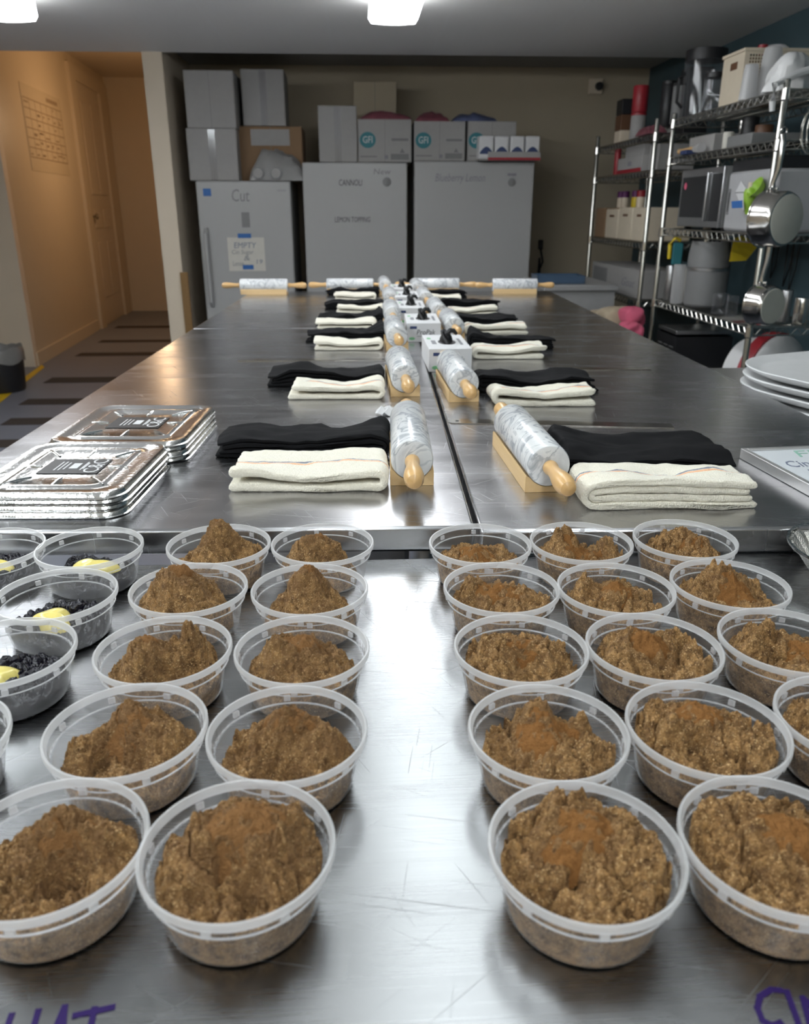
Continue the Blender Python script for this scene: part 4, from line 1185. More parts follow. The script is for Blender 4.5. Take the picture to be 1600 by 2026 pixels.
def pan_stack(corners, count, nm, pitch):
    """corners: px of the top face near-left, far-left, far-right, near-right (extrapolated)."""
    top = ZB + pitch * count
    q = [P(x, y, top) for x, y in corners]
    c = (q[0] + q[1] + q[2] + q[3]) / 4
    hx = ((q[3] - q[0]).length + (q[2] - q[1]).length) / 4; hy = ((q[1] - q[0]).length + (q[2] - q[3]).length) / 4
    d = (q[3] - q[0]); rot = math.atan2(d.y, d.x)
    H = pitch - .0004; pit = pitch
    rnd = random.Random(count + int(corners[0][0]))
    first = None
    for k in range(count):
        z = ZB + .0003 + pit * k
        pos = 'topmost' if k == count - 1 else 'bottom one' if k == 0 else ['', 'second', 'third', 'fourth', 'fifth'][k] + ' from the bottom'
        lb = f'aluminium foil pan, {pos}, of the {nm} stack' + (' with its dark label' if k == count - 1 else '')
        loc = (c.x + rnd.uniform(-.0015, .0015), c.y + rnd.uniform(-.0015, .0015), z)
        t = thing('foil_pan', lb, 'foil pan', loc, rot, 'foil pans in stacks')
        if first is None:
            pm = pan_mesh(hx, hy, H, True)
            first = pm.mesh('shell', M_['foil'], True, 30)
            bead = MB()
            # beaded shoulder and ribs on the panel
            ribs = MB()
            for (x0, y0, x1, y1) in ((-.62, -.62, -.36, -.36), (.62, -.62, .36, -.36), (-.62, .62, -.36, .36), (.62, .62, .36, .36), (0, -.66, 0, -.36), (0, .66, 0, .36), (-.68, 0, -.4, 0), (.68, 0, .4, 0)):
                ribs.tube([(x0 * hx, y0 * hy, H - .0018), ((x0 + x1) / 2 * hx, (y0 + y1) / 2 * hy, H - .0006), (x1 * hx, y1 * hy, H - .0018)], .0016, 6)
        link('shell', first, t)
        if k == count - 1:
            for (x0, y0, x1, y1) in ((-.66, -.66, -.40, -.40), (.66, -.66, .40, -.40), (-.66, .66, -.40, .40), (.66, .66, .40, .40), (0, -.70, 0, -.40), (0, .70, 0, .40), (-.72, 0, -.46, 0), (.72, 0, .46, 0)):
                part('pressed_rib', MB().tube([(x0 * hx, y0 * hy, H - .0020), ((x0 + x1) / 2 * hx, (y0 + y1) / 2 * hy, H - .0008), (x1 * hx, y1 * hy, H - .0020)], .0017, 8), M_['foil'], t)
            LW, LH = hx * .82, hy * .56
            Tm = Matrix.Translation((0, 0, H - .0016))
            lab = part('label', MB().box(-LW / 2, LW / 2, -LH / 2, LH / 2, 0, .0004, Tm), M_['grey_ink'] if False else M_['dark'], t)
            Rm = Tm @ Matrix.Translation((0, 0, .0005)) @ Matrix.Rotation(PI / 2, 4, 'Z')
            pr = MB()
            rr = random.Random(3)
            part('label_lettering', text_mb('C&C', .030, Rm @ Matrix.Translation((.0, -LW * .36, 0)), .0003), M_['white_card'], lab, smooth=False)
            for j in range(5):
                wln = LH * (.3 + .45 * rr.random())
                part('label_line', MB().box(-wln / 2, wln / 2, LW * (-.20 + .03 * j) , LW * (-.20 + .03 * j) + .002, 0, .0003, Rm) if j < 2 else MB().box(-wln / 2, wln / 2, LW * (.12 + .07 * (j - 2)), LW * (.12 + .07 * (j - 2)) + .002, 0, .0003, Rm), M_['white_card'], lab)
            part('label_panel', MB().box(-LH * .18, LH * .18, -LW * .08, LW * .06, 0, .0003, Rm), M_['white_card'], lab)
pan_stack(((100, 874), (186, 800), (419, 800), (372, 874)), 4, 'farther', .0088)
pan_stack(((-75, 976), (75, 874), (338, 874), (237, 976)), 4, 'nearer', .0088)

# ================================================================== whiteboard on the right table
a = P(1466, 880, ZB + .022); b = P(1602, 951, ZB + .022); e = P(1600, 871, ZB + .022)
ux = (b - a).normalized(); rot = math.atan2(ux.y, ux.x) + PI / 2
t = thing('whiteboard', 'framed whiteboard with handwriting lying at the right edge of the table', 'whiteboard', (a.x, a.y, ZB + .0005), rot)
BW, BH, BT = .42, .30, .016
# local: +X along the far edge, -Y toward the camera
part('panel', MB().box(.006, BW - .006, -BH + .006, -.006, .002, BT - .003), M_['board'], t)
for nm_, bx in (('frame_side', (0, .009, -BH, 0)), ('frame_side', (BW - .009, BW, -BH, 0)), ('frame_rail', (.009, BW - .009, -.009, 0)), ('frame_rail', (.009, BW - .009, -BH, -BH + .009))):
    part(nm_, MB().box(bx[0], bx[1], bx[2], bx[3], 0, BT), M_['alu'], t, bevel=.001)
TT_ = Matrix.Translation((0, 0, BT - .0028))
def wb_text(s, x, y, size, width, m):
    w_ = text_mb(s, size, TT_ @ Matrix.Translation((x + width / 2, y, 0)), .0003, .25, width)
    part('handwriting', w_, m, t, smooth=False)
wb_text('Fl', .066, -.034, .046, .036, M_['pen_green'])
wb_text('Cinn', .026, -.082, .042, .050, M_['pen'])
wb_text('Ro', .036, -.124, .040, .036, M_['pen'])

# round foil dish at the right edge
q = P(1722, 1086, ZF + .035)
t = thing('foil_dish', 'round fluted foil pie dish at the right edge beside the tubs', 'foil dish', (q.x, q.y, ZF + .0005))
n = 96; vs = []; fs = []
prof = [(.0001, .001), (.055, .001), (.060, .003), (.080, .030), (.084, .033), (.088, .032), (.0885, .0335), (.086, .035)]
for k in range(n):
    a_ = 2 * PI * k / n
    for i, (r, z) in enumerate(prof):
        rr = r + (.0022 if (k % 4) < 2 else -.0022) * (1 if 2 <= i <= 4 else .5 if i == 1 else 0)
        vs.append((rr * math.cos(a_), rr * math.sin(a_), z))
for k in range(n):
    for i in range(len(prof) - 1):
        k2 = (k + 1) % n; m = len(prof)
        fs.append((k * m + i, k2 * m + i, k2 * m + i + 1, k * m + i + 1))
part('fluted_shell', MB().add(vs, fs), M_['foil_side'], t, ang=25, fix=False)
part('rolled_lip', MB().lathe([(.086, .0335), (.089, .0335), (.089, .0360), (.086, .0360)], 64, close=True), M_['foil'], t)

# ================================================================== fridges and what stands on them
YFR = 5.62
def fridge(xl, xr, yt, label, yfront, handle_side, dots=()):
    x0, x1, _, z1 = span(xl, xr, 600, yt, yfront)
    t = thing('fridge', label, 'fridge', ((x0 + x1) / 2, yfront, 0), 0, 'upright white fridges and freezers')
    w = (x1 - x0) / 2
    part('body', MB().box(-w, w, .062, .72, .04, z1), M_['fridge'], t, bevel=.006)
    d = part('door', MB().box(-w, w, 0, .056, .05, z1 - .004), M_['fridge'], t, bevel=.008)
    part('gasket', MB().box(-w + .01, w - .01, .056, .062, .06, z1 - .01), M_['grey'], t)
    for a in (-w + .05, w - .05):
        for b in (.12, .66):
            part('foot', MB().cyl((a, b, 0), (a, b, .04), .018, 12), M_['dark'], t)
    if handle_side:
        hx = -w + .045
        zc = z1 * .62
        path = [(hx, .0, zc + .25), (hx, -.035, zc + .22), (hx, -.045, zc), (hx, -.035, zc - .22), (hx, .0, zc - .25)]
        part('handle', MB().tube(path, .013, 10), M_['fridge'], d)
    return t, d, x0, x1, z1
def on_front(t, px, py, y):      # local point of a fridge front
    q = at(px, py, y); return q.x - t.location.x, q.z
def card(name, px0, px1, py0, py1, y, m, parent, thick=.0015, off=.0):
    x0, z1 = on_front(parent, px0, py0, y); x1, z0 = on_front(parent, px1, py1, y)
    return part(name, MB().box(x0, x1, -thick - off, -off - .0001, z0, z1), m, parent)
def disc(name, px, py, r, y, m, parent):
    x, z = on_front(parent, px, py, y)
    return part(name, MB().lathe([(0, .0001), (r, .0001), (r, .004), (r * .8, .006), (0, .006)], 24, face_frame(x, 0, z)), m, parent)
def words(name, s, px0, px1, py, hpx, y, m, parent, shear=.1):
    x0, z = on_front(parent, px0, py, y); x1, _ = on_front(parent, px1, py, y)
    _, za = on_front(parent, px0, py - hpx / 2, y); _, zb = on_front(parent, px0, py + hpx / 2, y)
    return part(name, text_mb(s, (za - zb) * 1.35, face_frame((x0 + x1) / 2, -.0006, z), .0004, shear, x1 - x0), m, parent, smooth=False)
f1, d1_, fx0_, fx1_, fz1 = fridge(386, 585, 357, 'white fridge on the left with a taped handwritten note and curved handle', YFR, True)
words('handwriting', 'Cut', 457, 492, 388, 26, YFR, M_['faint_ink'], f1)
card('maker_plate', 548, 566, 375, 379, YFR, M_['fridge_side'], f1)
card('blue_sticker', 401, 418, 373, 388, YFR, M_['blue_tape'], f1)
card('control_panel', 477, 495, 420, 450, YFR, M_['grey'], f1)
n1 = card('paper_note', 449, 526, 470, 536, YFR, M_['paper'], f1)
card('blue_tape_piece', 470, 497, 462, 471, YFR, M_['blue_tape'], f1, .0012, .002)
card('blue_tape_piece', 480, 502, 524, 533, YFR, M_['blue_tape'], f1, .0012, .002)
for s_, a, b, y_, h_, mm in (('EMPTY', 462, 506, 486, 12, 'pen'), ('Cin Sugar', 458, 501, 499, 9, 'grey_ink'), ('&', 482, 494, 511, 11, 'grey_ink'), ('Lemon', 461, 482, 522, 10, 'grey_ink'), ('19', 506, 518, 518, 9, 'pen')):
    words('note_writing', s_, a, b, y_, h_, YFR + 0.0, M_[mm], f1).location.y = -.0016
f2, d2_, gx0, gx1, gz1 = fridge(597, 805, 320, 'white upright freezer in the middle with two black handwritten words', YFR, False)
words('handwriting', 'CANNOLI', 670, 716, 362, 13, YFR, M_['ink'], f2)
words('handwriting', 'LEMON TOPPING', 662, 732, 435, 11, YFR, M_['ink'], f2)
words('faint_handwriting', 'New', 738, 772, 340, 12, YFR, M_['faint_ink'], f2)
disc('lock_badge', 765, 360, .028, YFR, M_['grey'], f2)
f3, d3_, hx0, hx1, hz1 = fridge(820, 1043, 318, 'white upright freezer on the right marked with faint blueberry writing', YFR, False)
words('faint_handwriting', 'Blueberry Lemon', 860, 959, 352, 17, YFR, M_['grey_ink'], f3, .25)
disc('lock_badge', 1012, 361, .026, YFR, M_['grey'], f3)
card('maker_plate', 1004, 1021, 343, 348, YFR, M_['grey_ink'], f3)

def carton(xl, xr, yt, yb, y, depth, m, label, zbase=None, tape=True, group='cartons above the fridges', name='carton'):
    x0, x1, z0, z1 = span(xl, xr, yt, yb, y)
    if zbase is not None:
        z1 = zbase + (z1 - z0) if False else z1; z0 = zbase
    t = thing(name, label, 'box', ((x0 + x1) / 2, y, z0), 0, group)
    w = (x1 - x0) / 2
    part('box_body', MB().box(-w, w, 0, depth, 0.0003, z1 - z0), m, t, bevel=.004)
    part('flap_seam', MB().box(-.0012, .0012, -.0006, .0, .001, z1 - z0 - .001), M_['grey'], t)
    if tape:
        part('packing_tape', MB().box(-.022, .022, -.0011, -.0006, .0, (z1 - z0) * .98), M_['film'], t)
    return t, w, z1 - z0, z1
YC = YFR + .06
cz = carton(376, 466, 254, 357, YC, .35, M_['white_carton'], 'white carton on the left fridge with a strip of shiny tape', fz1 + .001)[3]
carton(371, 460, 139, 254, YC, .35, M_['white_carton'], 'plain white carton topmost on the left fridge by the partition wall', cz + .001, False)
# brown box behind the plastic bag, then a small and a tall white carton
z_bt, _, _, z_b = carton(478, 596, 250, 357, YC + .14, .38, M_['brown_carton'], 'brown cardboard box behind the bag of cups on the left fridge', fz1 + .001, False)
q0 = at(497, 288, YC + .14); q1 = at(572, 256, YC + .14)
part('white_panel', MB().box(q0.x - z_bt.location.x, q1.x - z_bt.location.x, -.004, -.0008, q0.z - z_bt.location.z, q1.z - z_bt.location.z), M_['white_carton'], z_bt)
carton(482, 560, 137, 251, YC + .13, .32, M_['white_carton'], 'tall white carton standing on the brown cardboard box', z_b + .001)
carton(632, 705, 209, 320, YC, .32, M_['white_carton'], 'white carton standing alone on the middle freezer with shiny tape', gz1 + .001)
carton(700, 784, 162, 240, YFR + .50, .2, M_['wall'], 'beige carton standing behind the printed boxes at the back wall', gz1 + .001, False)
def printed(xl, xr, yt, yb, label, z, y, lab):
    t, w, h, zt = carton(xl, xr, yt, yb, y, .34, M_['white_carton'], label, z, False, 'printed glove cartons with a round logo')
    cx = -w + w * .36; r = .052
    Fm = face_frame(0, -.0006, 0)
    part('round_logo', MB().prism([(cx + r * math.cos(a), h * .52 + r * .92 * math.sin(a)) for a in np.linspace(0, 2 * PI, 33)[:-1]], 0, .0006, Fm), M_['teal'] if lab < 2 else M_['teal'], t)
    part('logo_letters', text_mb('GFI', .058, Fm @ Matrix.Translation((cx, h * .52, .0008)), .0004, 0, .062), M_['white_card'], t, smooth=False)
    part('print_line', MB().box(w * .25, w * .88, h * .50, h * .56, 0, .0004, Fm), M_['faint_ink'], t)
    part('print_block', MB().box(w * .22, w * .90, h * .06, h * .20, 0, .0004, Fm), M_['faint_ink'], t)
    part('print_line', MB().box(-w * .92, -w * .30, h * .12, h * .15, 0, .0004, Fm), M_['faint_ink'], t)
    part('print_mark', MB().box(-w * .02, w * .12, h * .08, h * .17, 0, .0004, Fm), M_['grey_ink'], t)
    part('print_mark', MB().prism([(w * .55, h * .22), (w * .75, h * .22), (w * .65, h * .33)], 0, .0004, Fm), M_['faint_ink'], t)
    return t, zt
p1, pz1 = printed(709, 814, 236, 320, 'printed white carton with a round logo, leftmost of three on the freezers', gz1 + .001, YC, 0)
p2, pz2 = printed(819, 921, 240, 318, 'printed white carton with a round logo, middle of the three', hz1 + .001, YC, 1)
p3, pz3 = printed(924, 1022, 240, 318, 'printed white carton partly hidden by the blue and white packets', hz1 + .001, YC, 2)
# flat bags on top of the printed cartons
def bag(px0, px1, py0, py1, y, depth, z, m, label, seed, name='plastic_bag', group=None):
    x0, x1, z0, z1 = span(px0, px1, py0, py1, y)
    hgt = max(.02, z1 - z0); n, k = 22, 14
    vs = []; fs = []
    u, v = np.meshgrid(np.linspace(0, 1, n), np.linspace(0, 1, k), indexing='ij')
    p = np.stack([u.ravel() * 4, v.ravel() * 3, np.full(u.size, seed * 1.7)], 1)
    e = np.minimum(1, 4 * np.minimum(np.minimum(u, 1 - u), np.minimum(v, 1 - v))).ravel()
    zz = hgt * (e ** .6) * (.78 + .22 * fbm(p, seed, 3))
    top = [(x0 + (x1 - x0) * a, depth * b, max(.002, c)) for a, b, c in zip(u.ravel(), v.ravel(), zz)]
    bot = [(q[0], q[1], 0) for q in top]
    N_ = n * k
    for i in range(n - 1):
        for j in range(k - 1):
            a = i * k + j
            fs.append((a, a + k, a + k + 1, a + 1)); fs.append((N_ + a, N_ + a + 1, N_ + a + k + 1, N_ + a + k))
    rim = [i * k for i in range(n)] + [(n - 1) * k + j for j in range(1, k)] + [i * k + k - 1 for i in range(n - 2, -1, -1)] + [j for j in range(k - 2, 0, -1)]
    for a, b in zip(rim, rim[1:] + rim[:1]):
        fs.append((a, b, N_ + b, N_ + a))
    return solo(name, MB().add(top + bot, fs), m, label, 'bag', (0, y, z + .001), 0, group, ang=70)
M_['bag_red'] = plain('red_white_packet', (.22, .07, .09), .3, noise=.75, scale=14)
M_['bag_blue'] = plain('blue_white_packet', (.10, .12, .22), .3, noise=.8, scale=12)
bag(712, 815, 214, 236, YC + .02, .28, pz1, M_['bag_red'], 'red and pink plastic packet on the leftmost printed carton', 3)
bag(822, 890, 218, 240, YC + .02, .28, pz2, M_['bag_red'], 'red plastic packet on the middle printed carton', 5)
bag(895, 985, 218, 240, YC + .02, .28, pz3, M_['bag_blue'], 'blue and white plastic packet on the third printed carton', 9)
# bag of plastic cups on the left fridge
bg = bag(493, 600, 288, 357, YFR + .02, .13, fz1, M_['bag'], 'dull grey plastic bag of cups on the left fridge', 12)
for (cx, cy, lb) in ((510, 333, 'left'), (545, 332, 'right')):
    q = at(cx, cy, YFR - .005)
    t = thing('plastic_cup', f'white plastic cup end showing at the {lb} of the grey bag', 'cup', (q.x, q.y, fz1 + .0435), 0, 'cups in the grey bag')
    part('cup_body', MB().lathe([(0, 0), (.030, 0), (.034, .006), (.042, .10), (.040, .10)], 24, Matrix.Rotation(-PI / 2, 4, 'X')), M_['cup_plastic'], t)
    part('cup_base', MB().lathe([(0, -.001), (.026, -.001), (.026, .001), (0, .001)], 24, Matrix.Rotation(-PI / 2, 4, 'X')), M_['white_carton'], t)
# tray of four packets that overhangs the right freezer
ytr = YFR - .06
x0, x1, z0, z1 = span(946, 1070, 272, 318, ytr)
t = thing('carton_tray', 'white tray with a red lower edge holding the four packets', 'tray', (x0, ytr, hz1 + .001))
part('tray_body', MB().box(0, x1 - x0, -.012, .15, .0, .008).box(.06, x1 - x0, -.012, -.006, .008, .05), M_['white_carton'], t)
part('red_edge', MB().box(.06, x1 - x0, -.0135, -.012, .0, .016), M_['red'], t)
pw = (x1 - x0) / 4
for k in range(4):
    b_ = thing('packet', ['leftmost', 'second', 'third', 'rightmost'][k] + ' of the four blue and white packets in the tray', 'packet', (x0 + pw * (k + .5), ytr, hz1 + .0095), 0, 'packets in the tray')
    part('packet_body', MB().box(-pw * .46, pw * .46, .0, .14, 0, .135), M_['white_card'], b_, bevel=.008)
    part('blue_print', MB().prism([(-pw * .42 + pw * .84 * i / 12, .038 + (.034 * math.sin(PI * i / 12) if True else 0)) for i in range(13)] + [(pw * .42, .028), (-pw * .42, .028)], 0, .0006, face_frame(0, -.0002, 0)), M_['navy'], b_)

# board leaning beside the left fridge
x0, x1, z0, z1 = span(367, 383, 515, 640, YFR - .03)
solo('wooden_board', MB().box(0, .05, 0, .02, 0, 0.86), wood_mat('dull_board_wood', (.20, .11, .035), (.28, .16, .06), .7), 'narrow wooden board leaning between the partition wall and the left fridge', 'board', (x0 + .0, YFR - .06, .002))
# dangling cable on the back wall and a wall box
q = at(1068, 485, YB); q2 = at(1066, 545, YB)
t = thing('wall_cable', 'black plug and cable hanging on the back wall right of the freezers', 'cable', (0, YB, 0))
part('plug', MB().box(q.x - .016, q.x + .016, -.045, -.001, q.z - .03, q.z + .04), M_['cable'], t, bevel=.006)
part('cord', MB().tube([(q.x, -.03, q.z - .03), (q.x + .02, -.04, q.z - .12), (q.x - .01, -.03, q.z - .22), (q.x - .005, -.03, .9), (q.x + .03, -.03, .4)], .008, 8), M_['cable'], t)
q = at(1182, 172, YB)
t = thing('wall_thermostat', 'small white wall box with a black knob high on the back wall', 'thermostat', (q.x, YB, q.z))
part('plate', MB().box(-.07, .03, -.03, -.001, -.05, .05), M_['wall_light'], t, bevel=.004)
part('knob', MB().lathe([(0, 0), (.028, 0), (.026, .03), (0, .032)], 20, face_frame(0, -.03, 0)), M_['dark'], t)

# low counter with a blue tray beyond the right table
zc = at(1100, 549, 5.2).z
x0 = at(1037, 549, 5.2).x; x1 = at(1168, 549, 5.2).x
t = thing('low_counter', 'low grey counter against the wall beyond the right table', 'counter', ((x0 + x1) / 2, 4.62, 0))
w = (x1 - x0) / 2
part('counter_top', MB().box(-w, w, .0, .6, zc - .03, zc), M_['fridge_side'], t, bevel=.004)
part('counter_body', MB().box(-w + .01, w - .01, .02, .6, .05, zc - .03), M_['fridge_side'], t)
part('plinth', MB().box(-w + .03, w - .03, .05, .58, .0, .05), M_['dark'], t)
# blue tray on the end of the right table
a = P(1078, 582, ZB + .001)
Lb, Wb = .26, .20
t = thing('plastic_tray', 'shallow dark blue plastic tray on the low grey counter beyond the table', 'tray', (1.17, 4.80, zc + .001), TR)
part('tray_base', MB().box(-.13, .15, -.08, .12, 0, .008), M_['blue_plastic'], t, bevel=.003)
for b4 in ((-.13, .15, -.08, -.072), (-.13, .15, .112, .12), (-.13, -.122, -.08, .12), (.142, .15, -.08, .12)):
    part('tray_side', MB().box(b4[0], b4[1], b4[2], b4[3], .008, .045), M_['blue_plastic'], t)

# bin at the left edge
q = P(24, 772, 0)
q0 = P(-40, 772, 0); q1 = P(54, 772, 0)
bw = (q1.x - q0.x) / 2
t = thing('waste_bin', 'black waste bin with a clear liner at the left edge of the corridor entrance', 'bin', ((q0.x + q1.x) / 2, q.y, 0))
zt_ = at(24, 690, q.y).z
part('bin_body', MB().lathe([(0, .002), (bw * .86, .002), (bw * .9, .02), (bw, zt_ - .02), (bw * .97, zt_ - .02), (bw * .85, .03), (0, .03)], 36), M_['dark'], t)
n = 40; vs = []; fs = []
pr = [(bw * .93, zt_ - .06), (bw * .95, zt_ + .005), (bw * 1.02, zt_ + .012), (bw * 1.045, zt_ - .03), (bw * 1.03, zt_ - .09)]
for k in range(n):
    a_ = 2 * PI * k / n
    for i, (r, z) in enumerate(pr):
        vs.append((r * (1 + .02 * math.sin(7 * a_ + i)) * math.cos(a_), r * (1 + .02 * math.sin(7 * a_ + i)) * math.sin(a_), z + .012 * math.sin(5 * a_ + i * 2)))
for k in range(n):
    for i in range(len(pr) - 1):
        m = len(pr); k2 = (k + 1) % n
        fs.append((k * m + i, k2 * m + i, k2 * m + i + 1, k * m + i + 1))
part('bin_liner', MB().add(vs, fs), M_['bag'], t, ang=80, fix=False)

# ================================================================== chrome wire shelving on the right
def shelving(label, xf, y0, y1, depth, ztop, levels):
    t = thing('wire_shelving', label, 'shelving', (xf, y0, 0), 0, 'chrome wire shelving units')
    L = y1 - y0
    for a in (0, depth):
        for b in (0, L):
            p_ = part('post', MB().lathe([(0, .0), (.011, .0), (.0127, .02), (.0127, ztop - .006), (.010, ztop), (0, ztop)], 16, Matrix.Translation((a, b, 0))), M_['chrome'], t)
            for z in levels:
                part('collar', MB().lathe([(.0127, z - .045), (.0175, z - .040), (.0160, z), (.0127, z + .004)], 16, Matrix.Translation((a, b, 0)), close=True), M_['pan_steel'], p_)
    for z in levels:
        mb = MB()
        for zz in (z - .003, z - .035):
            for a, b in (((0, 0), (depth, 0)), ((depth, 0), (depth, L)), ((depth, L), (0, L)), ((0, L), (0, 0))):
                mb.cyl((a[0], a[1], zz), (b[0], b[1], zz), .0035, 6)
        for x in (0, depth):
            n = 20
            for i in range(n):
                ya = L * i / n; yb = L * (i + .5) / n; yc = L * (i + 1) / n
                mb.cyl((x, ya, z - .003), (x, yb, z - .035), .002, 4); mb.cyl((x, yb, z - .035), (x, yc, z - .003), .002, 4)
        for y in (0, L):
            for i in range(7):
                ya = depth * i / 7; yb = depth * (i + .5) / 7; yc = depth * (i + 1) / 7
                mb.cyl((ya, y, z - .003), (yb, y, z - .035), .002, 4); mb.cyl((yb, y, z - .035), (yc, y, z - .003), .002, 4)
        for i in range(46):
            y = L * (i + .5) / 46
            mb.cyl((0, y, z - .001), (depth, y, z - .001), .0016, 4)
        for i in range(1, 4):
            mb.cyl((depth * i / 4, 0, z - .005), (depth * i / 4, L, z - .005), .003, 5)
        part('wire_shelf', mb, M_['chrome'], t)
    return t
XS = 1.638
NA, NB = 3.30, 4.44         # near unit
FA, FB = 4.56, 5.66         # far unit
ND = .36
NL = (1.682, 1.505, 1.158, .790, .30)
FL = (1.632, 1.452, 1.080, .765, .25)
shelving('near chrome wire shelving unit with hanging saucepans and the microwave', XS, NA, NB, ND, 1.712, NL)
shelving('far chrome wire shelving unit in the back right corner', XS - .045, FA, FB, ND, 1.70, FL)

SG = 'things kept on the wire shelves'
def shelf_pt(px, py, z):     # where the ray meets the shelf level, kept on the shelf
    return P(px, py, z)
def frame_at(px, x, side=0):  # Y on the vertical plane X = x
    d = ray(px, 400); return (CAM + d * (x / d.x)).y

def cylinder_thing(name, label, cat, x, y, z, r, h, m, cap=None, caph=.012, prof=None, n=28):
    t = thing(name, label, cat, (x, y, z + .0015), 0)
    pr = prof or [(0, 0), (r * .95, 0), (r, .004), (r, h - .004), (r * .95, h), (0, h)]
    part('vessel', MB().lathe(pr, n), m, t)
    if cap is not None:
        part('lid', MB().lathe([(0, h), (r * 1.02, h), (r * 1.02, h + caph), (r * .9, h + caph + .003), (0, h + caph + .003)], n), cap, t)
    return t
def box_thing(name, label, cat, x0, x1, y0, y1, z, h, m, bevel=.003, group=None):
    t = thing(name, label, cat, ((x0 + x1) / 2, (y0 + y1) / 2, z + .0015), 0, group)
    w, d = (x1 - x0) / 2, (y1 - y0) / 2
    part('body', MB().box(-w, w, -d, d, 0, h), m, t, bevel=bevel)
    return t, w, d
def yat(px, x, py=None):
    d = ray(px, LEVEL_PY if py is None else py); return d.y / d.x * x
def hz(px, py, y): return at(px, py, y).z

# --- top shelf, near unit
LEVEL_PY = 160.0
z = NL[0]
yk = yat(1467, XS + .02)
y_b = yat(1427, XS + .02)
hb = hz(1467, 95, yk) - z
t = thing('storage_basket', 'cream perforated plastic basket on the top shelf', 'basket', (XS + .02, yk, z + .0015))
bw_, bl = .31, max(.16, y_b - yk)
def wall_with_holes(L, H, nx, nz, th):
    """A plastic wall with real square holes in its upper part."""
    mb = MB(); x_m = .02; z0 = H * .42; z1 = H * .90
    mb.box(0, L, 0, th, 0, z0); mb.box(0, L, 0, th, z1, H)
    dx = (L - 2 * x_m) / nx; dz = (z1 - z0) / nz
    mb.box(0, x_m, 0, th, z0, z1); mb.box(L - x_m, L, 0, th, z0, z1)
    for i in range(nx + 1):
        xx = x_m + dx * i; mb.box(max(x_m, xx - dx * .16), min(L - x_m, xx + dx * .16), 0, th, z0, z1)
    for j in range(nz + 1):
        zz = z0 + dz * j; mb.box(x_m, L - x_m, .0005, th - .0005, max(z0, zz - dz * .16), min(z1, zz + dz * .16))
    return mb
w1 = wall_with_holes(bw_, hb, 22, 8, .004)
part('perforated_wall', w1, M_['cream'], t, smooth=False)
part('side_wall', MB().box(0, .004, .004, bl, 0, hb), M_['cream'], t)
part('side_wall', MB().box(bw_ - .004, bw_, .004, bl, 0, hb), M_['cream'], t)
part('back_wall', MB().box(.004, bw_ - .004, bl - .004, bl, 0, hb), M_['cream'], t)
part('floor_panel', MB().box(.004, bw_ - .004, .004, bl - .004, 0, .004), M_['cream'], t)
part('grip_hole', MB().box(-.001, -.0001, bl * .30, bl * .62, hb * .66, hb * .80), M_['brown_tin'], t)
rim_ = MB().box(-.006, bw_ + .006, -.006, .0, hb - .012, hb).box(-.006, .0, 0, bl + .006, hb - .012, hb)
part('top_rim', rim_, M_['cream'], t)
box_thing('cloth_bundle', 'folded brown cloth bundle inside the cream perforated basket', 'cloth', XS + .03, XS + .02 + bw_ - .01, yk + .008, yk + bl - .01, z + .005, hb * .86, M_['brown_tin'], .01)
solo('plastic_lid', MB().lathe([(0, 0), (.05, 0), (.05, .035), (.035, .045), (0, .045)], 24), M_['white'], 'white round lid heaped above the basket rim on the top shelf', 'bowl', (XS + .19, yk + .08, z + hb * .86 + .009))  # a loose plastic lid, not a bowl
solo('red_cap', MB().lathe([(0, 0), (.02, 0), (.02, .042), (0, .044)], 20), M_['red'], 'small red cap beside the white lid in the cream basket', 'pot', (XS + .12, yk + .06, z + hb * .86 + .009))  # a loose red cap, not a pot
# cloudy containers in front of the basket
y1_ = yk - .07
xa, xb, _, za = span(1468, 1500, 180, 128, y1_)
cylinder_thing('plastic_beaker', 'short cloudy plastic beaker upside down before the cream basket', 'beaker', (xa + xb) / 2, y1_, z, 0, 0, M_['cup_plastic'], prof=[(0, za - z), (.026, za - z), (.030, (za - z) * .8), (.037, .004), (.038, 0), (.035, 0), (.024, (za - z) - .004), (0, za - z - .004)])
xa, xb, _, za = span(1500, 1548, 180, 94, y1_)
cylinder_thing('plastic_beaker', 'tall cloudy plastic beaker upside down before the cream basket', 'beaker', (xa + xb) / 2, y1_, z, 0, 0, M_['cup_plastic'], prof=[(0, za - z), (.032, za - z), (.039, (za - z) * .85), (.048, .004), (.049, 0), (.046, 0), (.030, (za - z) - .004), (0, za - z - .004)])
# white carrier bag with a strap over the shelf edge
bx0, bx1 = at(1550, 150, NA + .02).x, at(1600, 150, NA + .02).x
t = thing('carrier_bag', 'crumpled white carrier bag on the top shelf with a strap hanging down', 'bag', (0, NA + .015, z + .0015))
n = 26; nu = 12; vs = []; fs = []
for i in range(nu):
    u = i / (nu - 1)
    for j in range(n):
        a_ = 2 * PI * j / n
        r = .085 * math.sqrt(max(.0, 1 - (u * .93) ** 2)) * (1 + .18 * math.sin(3 * a_ + 2 * u) + .10 * math.sin(7 * a_ - 5 * u))
        vs.append((bx0 + .075 + r * math.cos(a_), .10 + r * .8 * math.sin(a_), .135 * u))
for i in range(nu - 1):
    for j in range(n):
        fs.append((i * n + j, i * n + (j + 1) % n, (i + 1) * n + (j + 1) % n, (i + 1) * n + j))
fs.append(tuple((nu - 1) * n + j for j in range(n))); fs.append(tuple(range(n - 1, -1, -1)))
part('bag_body', MB().add(vs, fs), M_['white'], t, ang=50)
part('bag_handle', MB().tube([(bx0 + .14, .03, .03), (bx0 + .12, .02, .07), (bx0 + .04, .0, .045), (bx0 - .03, -.015, .012)], [.012, .016, .014, .009], 8), M_['white'], t)
